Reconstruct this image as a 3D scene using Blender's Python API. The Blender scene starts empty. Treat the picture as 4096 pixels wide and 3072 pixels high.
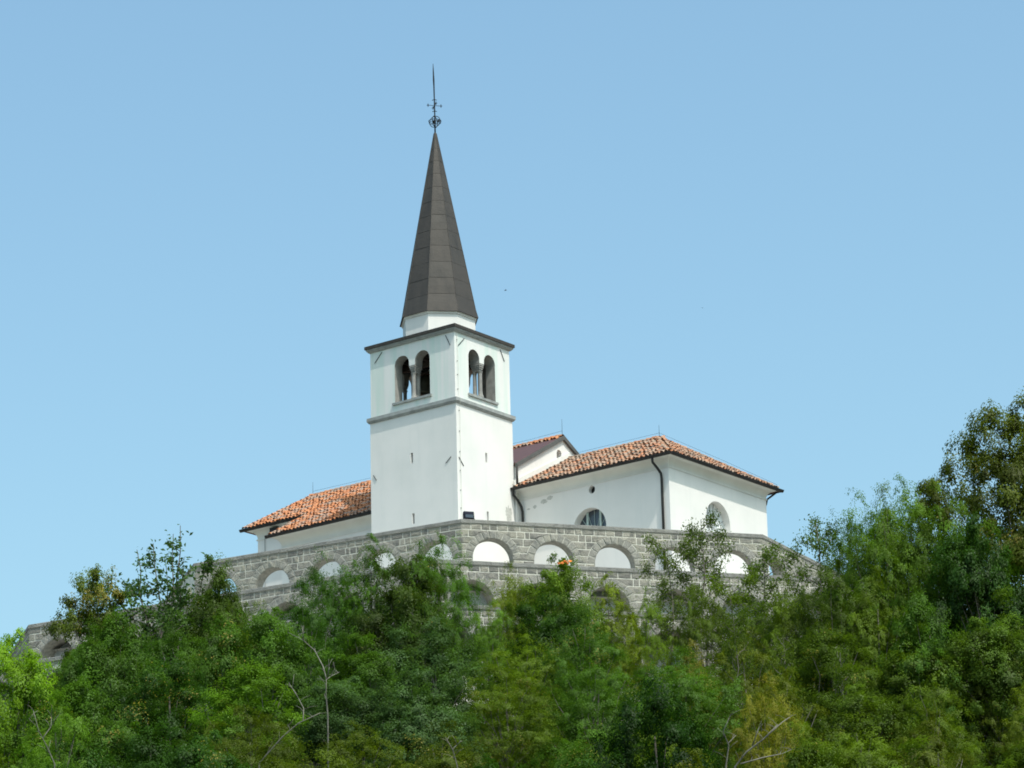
import bpy, math, random
import numpy as np
from mathutils import Vector, Matrix
from mathutils.geometry import tessellate_polygon

R = math.radians
rng = random.Random(11)
nr = np.random.default_rng(5)
C = bpy.context.scene.collection
SC = bpy.context.scene

# ------------------------------------------------------------------ camera
CAM = Vector((101.547, -127.127, -49.263))
YAW, PITCH, ROLL, FPX = 0.657, 0.299, -0.025, 13891.0
fw = Vector((-math.sin(YAW) * math.cos(PITCH), math.cos(YAW) * math.cos(PITCH), math.sin(PITCH)))
r0 = Vector((math.cos(YAW), math.sin(YAW), 0)); u0 = r0.cross(fw)
rt = math.cos(ROLL) * r0 + math.sin(ROLL) * u0
up = -math.sin(ROLL) * r0 + math.cos(ROLL) * u0
cd = bpy.data.cameras.new('camera'); cam = bpy.data.objects.new('camera', cd); C.objects.link(cam)
cd.sensor_width = 36; cd.lens = FPX / 4096 * 36; cd.clip_start = 1; cd.clip_end = 20000
m = Matrix((rt, up, -fw)).transposed().to_4x4(); m.translation = CAM
cam.matrix_world = m
SC.camera = cam

# ------------------------------------------------------------------ light
SUN = Vector((0.56, -0.20, 1.0)).normalized()
sun_el = math.asin(SUN.z); sun_az = math.atan2(SUN.x, SUN.y)
w = bpy.data.worlds.new('World'); SC.world = w; w.use_nodes = True
nt = w.node_tree; nt.nodes.clear()
sky = nt.nodes.new('ShaderNodeTexSky'); sky.sky_type = 'NISHITA'; sky.sun_disc = False
sky.sun_elevation = sun_el; sky.sun_rotation = sun_az
sky.altitude = 300; sky.air_density = 1.3; sky.dust_density = 4.0; sky.ozone_density = 0.15
bg = nt.nodes.new('ShaderNodeBackground'); bg.inputs[1].default_value = 0.15
wo = nt.nodes.new('ShaderNodeOutputWorld')
tint = nt.nodes.new('ShaderNodeMix'); tint.data_type = 'RGBA'; tint.blend_type = 'MULTIPLY'; tint.inputs[0].default_value = 1
tint.inputs[7].default_value = (.93, 1.175, 1.165, 1)      # hazy cyan air
nt.links.new(sky.outputs[0], tint.inputs[6]); nt.links.new(tint.outputs[2], bg.inputs[0]); nt.links.new(bg.outputs[0], wo.inputs[0])
sl = bpy.data.lights.new('sun', 'SUN'); sl.energy = 3.0; sl.angle = R(0.6); sl.color = (1, 0.955, 0.88)
so = bpy.data.objects.new('sun', sl); C.objects.link(so)
so.rotation_euler = SUN.to_track_quat('Z', 'Y').to_euler(); so.location = (60, -40, 90)
SC.view_settings.view_transform = 'Standard'; SC.view_settings.look = 'None'
SC.view_settings.gamma = 1; SC.view_settings.use_curve_mapping = False
SC.view_settings.exposure = 0.25
SC.cycles.max_bounces = 6; SC.cycles.transparent_max_bounces = 4
SC.cycles.diffuse_bounces = 4
SC.cycles.pixel_filter_type = 'BLACKMAN_HARRIS'; SC.cycles.filter_width = 1.8

# ------------------------------------------------------------------ helpers
def tag(o, label, cat, group=None):
    o['label'] = label; o['category'] = cat
    if group: o['group'] = group
    return o

def empty(name, loc=(0, 0, 0)):
    o = bpy.data.objects.new(name, None); C.objects.link(o); o.location = loc
    o.empty_display_size = .3
    return o

def link(name, me, parent=None, loc=None):
    o = bpy.data.objects.new(name, me); C.objects.link(o)
    if parent is not None:
        o.parent = parent
        # children are modelled in world space: cancel every ancestor's offset
        p, off = parent, Vector((0, 0, 0))
        while p is not None:
            off += p.location; p = p.parent
        o.location = (Vector(loc) if loc is not None else Vector((0, 0, 0))) - off
    elif loc is not None:
        o.location = loc
    return o

class MB:
    """collects faces, builds one mesh"""
    def __init__(s): s.v = []; s.f = []
    def add(s, vs, fs):
        b = len(s.v); s.v += [tuple(v) for v in vs]; s.f += [tuple(b + i for i in f) for f in fs]
    def box(s, a, b):
        x0, y0, z0 = a; x1, y1, z1 = b
        s.add([(x0, y0, z0), (x1, y0, z0), (x1, y1, z0), (x0, y1, z0), (x0, y0, z1), (x1, y0, z1), (x1, y1, z1), (x0, y1, z1)],
              [(3, 2, 1, 0), (4, 5, 6, 7), (0, 1, 5, 4), (1, 2, 6, 5), (2, 3, 7, 6), (3, 0, 4, 7)])
    def obox(s, o, ex, ey, ez):
        o = Vector(o); ex = Vector(ex); ey = Vector(ey); ez = Vector(ez)
        s.add([o, o + ex, o + ex + ey, o + ey, o + ez, o + ex + ez, o + ex + ey + ez, o + ey + ez],
              [(3, 2, 1, 0), (4, 5, 6, 7), (0, 1, 5, 4), (1, 2, 6, 5), (2, 3, 7, 6), (3, 0, 4, 7)])
    def tube(s, pts, rad, n=8, cap=True):
        pts = [Vector(p) for p in pts]
        rads = rad if isinstance(rad, (list, tuple)) else [rad] * len(pts)
        b = len(s.v); ref = None
        for i, p in enumerate(pts):
            d = (pts[min(i + 1, len(pts) - 1)] - pts[max(i - 1, 0)]).normalized()
            if ref is None:
                ref = d.orthogonal().normalized()
            ref = (ref - d * ref.dot(d)).normalized(); q = d.cross(ref)
            for k in range(n):
                a = 2 * math.pi * k / n
                s.v.append(tuple(p + (ref * math.cos(a) + q * math.sin(a)) * rads[i]))
        for i in range(len(pts) - 1):
            for k in range(n):
                s.f.append((b + i * n + k, b + i * n + (k + 1) % n, b + (i + 1) * n + (k + 1) % n, b + (i + 1) * n + k))
        if cap:
            s.f.append(tuple(b + k for k in reversed(range(n)))); e = b + (len(pts) - 1) * n
            s.f.append(tuple(e + k for k in range(n)))
    def ring(s, c, ax1, ax2, rad, tr, n=28, m=6):
        c = Vector(c); ax1 = Vector(ax1).normalized(); ax2 = Vector(ax2).normalized(); ax3 = ax1.cross(ax2); b = len(s.v)
        for i in range(n):
            a = 2 * math.pi * i / n; d = ax1 * math.cos(a) + ax2 * math.sin(a)
            for k in range(m):
                t = 2 * math.pi * k / m
                s.v.append(tuple(c + d * (rad + tr * math.cos(t)) + ax3 * tr * math.sin(t)))
        for i in range(n):
            for k in range(m):
                s.f.append((b + i * m + k, b + ((i + 1) % n) * m + k, b + ((i + 1) % n) * m + (k + 1) % m, b + i * m + (k + 1) % m))
    def lathe(s, c, prof, n=16, rot=0.0):
        b = len(s.v)
        for (rr, z) in prof:
            for k in range(n):
                a = rot + 2 * math.pi * k / n
                s.v.append((c[0] + rr * math.cos(a), c[1] + rr * math.sin(a), c[2] + z))
        for i in range(len(prof) - 1):
            for k in range(n):
                s.f.append((b + i * n + k, b + i * n + (k + 1) % n, b + (i + 1) * n + (k + 1) % n, b + (i + 1) * n + k))
        s.f.append(tuple(b + k for k in reversed(range(n)))); e = b + (len(prof) - 1) * n
        s.f.append(tuple(e + k for k in range(n)))
    def slab(s, outer, holes, P, t):
        """wall plate: 2D loops mapped by P(u, v, depth); front at depth 0, back at depth t"""
        loops = [outer] + list(holes)
        tris = tessellate_polygon([[Vector((a, b, 0)) for a, b in lp] for lp in loops])
        flat = [p for lp in loops for p in lp]; n = len(flat); b = len(s.v)
        s.v += [tuple(P(a, c, 0)) for a, c in flat] + [tuple(P(a, c, t)) for a, c in flat]
        for i, j, k in tris:
            s.f.append((b + i, b + j, b + k)); s.f.append((b + n + k, b + n + j, b + n + i))
        o = 0
        for lp in loops:
            l = len(lp)
            for i in range(l):
                j = (i + 1) % l
                s.f.append((b + o + i, b + o + j, b + n + o + j, b + n + o + i))
            o += l
    def mesh(s, name, mat, smooth=False, fix=False):
        me = bpy.data.meshes.new(name); me.from_pydata(s.v, [], s.f)
        if mat: me.materials.append(mat)
        if fix:
            import bmesh
            bm = bmesh.new(); bm.from_mesh(me); bmesh.ops.recalc_face_normals(bm, faces=bm.faces); bm.to_mesh(me); bm.free()
        if smooth: me.polygons.foreach_set('use_smooth', [True] * len(me.polygons))
        me.update(); return me
    def build(s, name, mat, parent=None, smooth=False, fix=True):
        return link(name, s.mesh(name, mat, smooth, fix), parent)

def arc(cx, cz, r, a0, a1, n):
    return [(cx + r * math.cos(a0 + (a1 - a0) * i / n), cz + r * math.sin(a0 + (a1 - a0) * i / n)) for i in range(n + 1)]

# ------------------------------------------------------------------ materials
def mat(name, rough=.8, metal=0.0, spec=.3):
    m_ = bpy.data.materials.new(name); m_.use_nodes = True
    b = m_.node_tree.nodes['Principled BSDF']
    b.inputs['Roughness'].default_value = rough; b.inputs['Metallic'].default_value = metal
    b.inputs['Specular IOR Level'].default_value = spec
    return m_, m_.node_tree, b

def N(t, kind, **kw):
    n = t.nodes.new(kind)
    for k, v in kw.items(): setattr(n, k, v)
    return n

def mixc(t, fac, a, b, mode='MIX'):
    n = N(t, 'ShaderNodeMix', data_type='RGBA', blend_type=mode)
    for s_, v in ((0, fac), (6, a), (7, b)):
        if hasattr(v, 'links') or hasattr(v, 'is_linked'): t.links.new(v, n.inputs[s_])
        elif s_ == 0: n.inputs[0].default_value = v
        else: n.inputs[s_].default_value = (*v, 1)
    return n.outputs[2]

def ramp(t, fac, stops):
    n = N(t, 'ShaderNodeValToRGB'); e = n.color_ramp.elements
    while len(e) < len(stops): e.new(.5)
    for el, (p, c) in zip(e, stops):
        el.position = p; el.color = (*c, 1) if len(c) == 3 else c
    t.links.new(fac, n.inputs[0]); return n.outputs[0]

def noise(t, scale, detail=5, vec=None, rough=.55):
    n = N(t, 'ShaderNodeTexNoise'); n.inputs['Scale'].default_value = scale
    n.inputs['Detail'].default_value = detail; n.inputs['Roughness'].default_value = rough
    if vec is not None: t.links.new(vec, n.inputs['Vector'])
    return n.outputs[0]

def wpos(t, scale=(1, 1, 1)):
    g = N(t, 'ShaderNodeNewGeometry'); mp = N(t, 'ShaderNodeMapping'); mp.inputs['Scale'].default_value = scale
    t.links.new(g.outputs['Position'], mp.inputs['Vector']); return mp.outputs[0]

def bump(t, b, h, dist=.02, strength=.5):
    n = N(t, 'ShaderNodeBump'); n.inputs['Distance'].default_value = dist; n.inputs['Strength'].default_value = strength
    t.links.new(h, n.inputs['Height']); t.links.new(n.outputs[0], b.inputs['Normal'])

def rand_piece(t):
    """one random number per loose piece, different on every object"""
    oi = N(t, 'ShaderNodeObjectInfo'); g = N(t, 'ShaderNodeNewGeometry')
    a = N(t, 'ShaderNodeMath', operation='ADD'); t.links.new(oi.outputs['Random'], a.inputs[0]); t.links.new(g.outputs['Random Per Island'], a.inputs[1])
    f = N(t, 'ShaderNodeMath', operation='FRACT'); t.links.new(a.outputs[0], f.inputs[0]); return f.outputs[0]

def plaster(name, base=(.79, .757, .722), stain=(.62, .62, .59), amt=.35, green=0.0):
    m_, t, b = mat(name, .9, spec=.15)
    p = wpos(t); n1 = noise(t, .55, 6, p); n2 = noise(t, 1.0, 4, wpos(t, (1.6, 1.6, .22)))
    f = ramp(t, n1, [(.42, (0, 0, 0)), (.75, (amt, amt, amt))])
    c = mixc(t, f, base, stain)
    f2 = ramp(t, n2, [(.52, (0, 0, 0)), (.8, (amt * .8,) * 3)])
    c = mixc(t, f2, c, (.60, .61, .58))
    if green:
        g = noise(t, 1.0, 3, wpos(t, (1.9, 1.9, .12)))
        fg = ramp(t, g, [(.42, (0, 0, 0)), (.66, (green,) * 3)])
        c = mixc(t, fg, c, (.50, .66, .58))
    t.links.new(c, b.inputs['Base Color'])
    bump(t, b, noise(t, 14, 6, p), .01, .35)
    return m_

M = {}
M['plaster'] = plaster('plaster_white', amt=.4)
M['plaster_green'] = plaster('plaster_copper_stained', base=(.775, .757, .725), amt=.3, green=.5)
M['plaster_church'] = plaster('plaster_church', base=(.78, .748, .715), stain=(.62, .60, .56), amt=.35)
M['cove'] = plaster('plaster_cove', base=(.76, .75, .71), stain=(.55, .52, .46), amt=.5)

def patch_mat():
    m_, t, b = mat('bare_render', .95)
    c = ramp(t, noise(t, 9, 6, wpos(t)), [(.35, (.42, .41, .38)), (.7, (.60, .59, .55))])
    t.links.new(c, b.inputs['Base Color']); return m_
M['patch'] = patch_mat()

def stone_mat(name, cols, lichen=(.30, .30, .20), dark=(.10, .10, .095), sc=5.0):
    m_, t, b = mat(name, .92, spec=.2)
    rp = rand_piece(t); c = ramp(t, rp, cols)
    p = wpos(t)
    c = mixc(t, ramp(t, noise(t, 1.1, 5, p), [(.5, (0, 0, 0)), (.72, (.55,) * 3)]), c, lichen)
    c = mixc(t, ramp(t, noise(t, 2.3, 6, p, .65), [(.50, (0, 0, 0)), (.62, (.75,) * 3)]), c, dark)
    c = mixc(t, .22, c, ramp(t, noise(t, 22, 5, p, .7), [(.3, (.06, .06, .055)), (.7, (.55, .54, .50))]))
    t.links.new(c, b.inputs['Base Color'])
    bump(t, b, noise(t, sc * 1.5, 8, p, .75), .09, 1.0)
    return m_
M['stone'] = stone_mat('rock_faced_stone', [(0, (.17, .158, .138)), (.2, (.28, .258, .218)), (.4, (.37, .342, .285)), (.6, (.30, .275, .224)), (.8, (.41, .375, .305)), (1, (.225, .21, .185))])
M['stone_smooth'] = stone_mat('dressed_stone', [(0, (.29, .275, .242)), (.5, (.335, .316, .272)), (1, (.38, .355, .295))], lichen=(.28, .275, .21), dark=(.16, .16, .15))
M['coping'] = stone_mat('coping_stone', [(0, (.24, .232, .215)), (.5, (.27, .26, .24)), (1, (.30, .29, .265))], lichen=(.26, .25, .20), dark=(.16, .155, .145))

def flat_mat(name, col, rough=.8, metal=0., var=.25, sc=6.0, spec=.3):
    m_, t, b = mat(name, rough, metal, spec)
    n = noise(t, sc, 5, wpos(t))
    c = ramp(t, n, [(.3, tuple(x * (1 - var) for x in col)), (.7, tuple(min(1, x * (1 + var)) for x in col))])
    t.links.new(c, b.inputs['Base Color']); return m_
M['mortar'] = flat_mat('lime_mortar', (.64, .62, .54), .95, var=.15)
M['reveal'] = flat_mat('arch_soffit_stone', (.30, .285, .25), .95, var=.25)
M['grey_stone'] = flat_mat('grey_cornice_stone', (.30, .31, .30), .9, var=.22, sc=3)
M['concrete'] = flat_mat('belfry_concrete', (.30, .29, .27), .95, var=.25, sc=2.5)
M['dark_metal'] = flat_mat('dark_gutter_metal', (.035, .033, .032), .55, .3, .3)
M['iron'] = flat_mat('black_iron', (.02, .02, .022), .6, .4, .3)
M['brown_sheet'] = flat_mat('brown_sheet_metal', (.13, .065, .055), .5, .2, .15)
M['verge'] = flat_mat('grey_verge_board', (.10, .10, .095), .8, 0, .2)
M['wood_dark'] = flat_mat('old_dark_timber', (.07, .055, .045), .9)
M['bronze'] = flat_mat('bell_bronze', (.10, .09, .06), .5, .8, .2)
M['paving'] = flat_mat('terrace_paving', (.36, .35, .32), .95, 0, .2, 2)
M['white_paint'] = flat_mat('white_paint', (.78, .79, .78), .6, 0, .05)
M['frame_paint'] = flat_mat('pale_green_frame', (.45, .55, .52), .6, 0, .08)
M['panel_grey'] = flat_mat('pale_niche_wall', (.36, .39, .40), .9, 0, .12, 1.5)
M['flood'] = flat_mat('floodlight_housing', (.022, .024, .036), .75, 0, .2, spec=.1)
M['joint'] = flat_mat('sheet_underlay', (.05, .045, .04), .8)

def spire_mat():
    m_, t, b = mat('weathered_copper_sheet', .62, .1, .25)
    rp = rand_piece(t)
    c = ramp(t, rp, [(0, (.060, .053, .047)), (.5, (.067, .058, .051)), (1, (.063, .057, .051))])
    c = mixc(t, ramp(t, noise(t, 1.0, 5, wpos(t, (2.5, 2.5, .5))), [(.45, (0, 0, 0)), (.75, (.7,) * 3)]), c, (.038, .036, .034))
    c = mixc(t, ramp(t, noise(t, 2.2, 4, wpos(t)), [(.55, (0, 0, 0)), (.8, (.5,) * 3)]), c, (.075, .064, .056))
    t.links.new(c, b.inputs['Base Color']); bump(t, b, noise(t, 2.5, 4, wpos(t)), .03, .5)
    return m_
M['spire'] = spire_mat()

def tile_mat(name, cols, lich, lo, hi):
    m_, t, b = mat(name, .9, spec=.2)
    c = ramp(t, rand_piece(t), cols); p = wpos(t)
    c = mixc(t, ramp(t, noise(t, 1.4, 6, p, .6), [(lo, (0, 0, 0)), (hi, (.7,) * 3)]), c, lich)
    c = mixc(t, ramp(t, noise(t, 7, 4, p, .6), [(.55, (0, 0, 0)), (.72, (.6,) * 3)]), c, (.10, .085, .07))
    t.links.new(c, b.inputs['Base Color']); bump(t, b, noise(t, 30, 4, p), .01, .4)
    return m_
M['tile_bright'] = tile_mat('clay_tile_orange', [(0, (.50, .20, .09)), (.3, (.57, .245, .115)), (.6, (.50, .19, .085)), (.85, (.55, .26, .135)), (1, (.43, .175, .09))], (.31, .285, .25), .515, .555)
M['tile_old'] = tile_mat('clay_tile_weathered', [(0, (.42, .17, .09)), (.15, (.52, .23, .12)), (.3, (.36, .23, .16)), (.5, (.46, .26, .16)), (.62, (.20, .15, .12)), (.75, (.50, .20, .10)), (.88, (.40, .30, .23)), (1, (.12, .09, .08))], (.36, .30, .24), .50, .60)
M['tile_base'] = flat_mat('roof_underlay_clay', (.27, .125, .075), .95, 0, .4)

def glass_mat():
    m_, t, b = mat('window_glass', .12, 0, .6)
    b.inputs['Base Color'].default_value = (.05, .065, .085, 1); return m_
M['glass'] = glass_mat()
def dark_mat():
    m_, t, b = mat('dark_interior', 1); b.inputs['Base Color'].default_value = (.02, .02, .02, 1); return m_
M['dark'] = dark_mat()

def leaf_mat():
    m_ = bpy.data.materials.new('leaves'); m_.use_nodes = True; t = m_.node_tree; t.nodes.clear()
    oi = N(t, 'ShaderNodeObjectInfo'); at = N(t, 'ShaderNodeAttribute', attribute_name='tint'); au = N(t, 'ShaderNodeAttribute', attribute_name='turn')
    hs = N(t, 'ShaderNodeMapRange'); t.links.new(at.outputs['Fac'], hs.inputs[0]); hs.inputs[3].default_value = .55; hs.inputs[4].default_value = 1.45
    cm = N(t, 'ShaderNodeVectorMath', operation='SCALE'); t.links.new(oi.outputs['Color'], cm.inputs[0]); t.links.new(hs.outputs[0], cm.inputs['Scale'])
    # a share of the leaves has turned yellow or brown; Alpha of the object colour says how many
    lt = N(t, 'ShaderNodeMath', operation='LESS_THAN'); t.links.new(au.outputs['Fac'], lt.inputs[0]); t.links.new(oi.outputs['Alpha'], lt.inputs[1])
    c = mixc(t, lt.outputs[0], cm.outputs[0], (.33, .28, .06))
    d = N(t, 'ShaderNodeBsdfDiffuse'); tr = N(t, 'ShaderNodeBsdfTranslucent'); gl = N(t, 'ShaderNodeBsdfGlossy')
    gl.inputs['Roughness'].default_value = .5; gl.inputs['Color'].default_value = (.8, .8, .8, 1)
    t.links.new(c, d.inputs['Color'])
    tc = mixc(t, 1.0, c, (1.15, 1.2, .55), 'MULTIPLY'); t.links.new(tc, tr.inputs['Color'])
    a = N(t, 'ShaderNodeMixShader'); a.inputs[0].default_value = .47; t.links.new(d.outputs[0], a.inputs[1]); t.links.new(tr.outputs[0], a.inputs[2])
    g2 = N(t, 'ShaderNodeMixShader'); g2.inputs[0].default_value = .012; t.links.new(a.outputs[0], g2.inputs[1]); t.links.new(gl.outputs[0], g2.inputs[2])
    o = N(t, 'ShaderNodeOutputMaterial'); t.links.new(g2.outputs[0], o.inputs[0])
    return m_
M['leaf'] = leaf_mat()
M['bark'] = flat_mat('grey_bark', (.16, .14, .115), .95, 0, .4, 5)
M['bark_pale'] = flat_mat('bare_dead_wood', (.20, .185, .15), .9, 0, .3, 5)
M['soil'] = flat_mat('leaf_litter_soil', (.055, .055, .03), 1, 0, .4, 1.2)
M['grass'] = flat_mat('meadow', (.06, .08, .025), 1, 0, .4, .3)
M['blossom'] = flat_mat('orange_petals', (.75, .22, .04), .7, 0, .15)
M['feather'] = flat_mat('dark_feathers', (.03, .03, .035), .8)

# ------------------------------------------------------------------ the hill and its octagonal terraces
OX, OY, OROT = -4.385, 9.39, 0.161
def oct_pts(a):
    rr = a / math.cos(math.pi / 8)
    return [Vector((OX + rr * math.cos(OROT + math.pi / 8 + k * math.pi / 4), OY + rr * math.sin(OROT + math.pi / 8 + k * math.pi / 4), 0)) for k in range(8)]
def oct_rho(x, y):
    dx, dy = x - OX, y - OY
    return max(dx * math.cos(OROT + k * math.pi / 4) + dy * math.sin(OROT + k * math.pi / 4) for k in range(8))
def ground_z(x, y):
    rho = oct_rho(x, y)
    if rho < 36: return -22.0
    z = -22.0 - .40 * (rho - 36) + .5 * math.sin(x * .21 + 1) * math.cos(y * .17)
    return max(z, -50.9) if z > -50.9 else -50.9

def build_ground():
    radii = [0, 20, 36.2, 38, 41, 45, 50, 56, 62, 68, 75, 83, 92, 101, 110, 125, 150, 200, 300, 500, 900, 1600, 3000, 6000]
    n = 96; vs = [(OX, OY, -22.0)]; fs = []
    for rr in radii[1:]:
        for k in range(n):
            a = 2 * math.pi * k / n; x = OX + rr * math.cos(a) ; y = OY + rr * math.sin(a)
            vs.append((x, y, ground_z(x, y)))
    for k in range(n): fs.append((0, 1 + k, 1 + (k + 1) % n))
    for i in range(len(radii) - 2):
        for k in range(n):
            a = 1 + i * n; b = a + n
            fs.append((a + k, b + k, b + (k + 1) % n, a + (k + 1) % n))
    mb = MB(); mb.add(vs, fs)
    o = mb.build('hillside', M['soil'], smooth=True, fix=False); o['kind'] = 'structure'
build_ground()

A1, H1, A2, H2, A3, H3 = 17.675, -8.277, 26.014, -12.428, 34.3, -16.45
def floor_ring(name, a_out, z, a_in=None):
    mb = MB(); o_ = oct_pts(a_out)
    if a_in is None:
        mb.add([(p.x, p.y, z) for p in o_], [tuple(range(8))])
    else:
        i_ = oct_pts(a_in)
        mb.add([(p.x, p.y, z) for p in o_] + [(p.x, p.y, z) for p in i_], [(k, (k + 1) % 8, 8 + (k + 1) % 8, 8 + k) for k in range(8)])
    ob = mb.build(name, M['paving'], fix=False); ob['kind'] = 'structure'
floor_ring('church_terrace_floor', A1 - .6, -11.2)
floor_ring('middle_terrace_floor', A2 - .6, -13.6, A1 - .02)
floor_ring('lower_terrace_floor', A3 - .6, -17.7, A2 - .02)

def stone_piece(poly, P, proud, jit=.012, back=-.02, seed=None):
    """rock-faced block from a 2D outline: sides, bevel ring, uneven face"""
    n = len(poly); cx = sum(p[0] for p in poly) / n; cz = sum(p[1] for p in poly) / n
    w_ = max(p[0] for p in poly) - min(p[0] for p in poly); h_ = max(p[1] for p in poly) - min(p[1] for p in poly)
    sx = max(.3, 1 - .07 / max(w_, .12)); sz = max(.3, 1 - .075 / max(h_, .1))
    vs = [P(a, c, -back) for a, c in poly] + [P(a, c, 0) for a, c in poly]
    for a, c in poly:
        q = (cx + (a - cx) * sx, cz + (c - cz) * sz)
        vs.append(P(q[0] + rng.uniform(-jit, jit), q[1] + rng.uniform(-jit, jit), -proud * rng.uniform(.45, 1.25)))
    vs.append(P(cx + rng.uniform(-.2, .2) * w_, cz + rng.uniform(-.2, .2) * h_, -proud * rng.uniform(.8, 1.5)))
    fs = []
    for i in range(n):
        j = (i + 1) % n
        fs += [(i, j, n + j, n + i), (n + i, n + j, 2 * n + j, 2 * n + i), (2 * n + i, 2 * n + j, 3 * n)]
    return vs, fs

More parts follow.
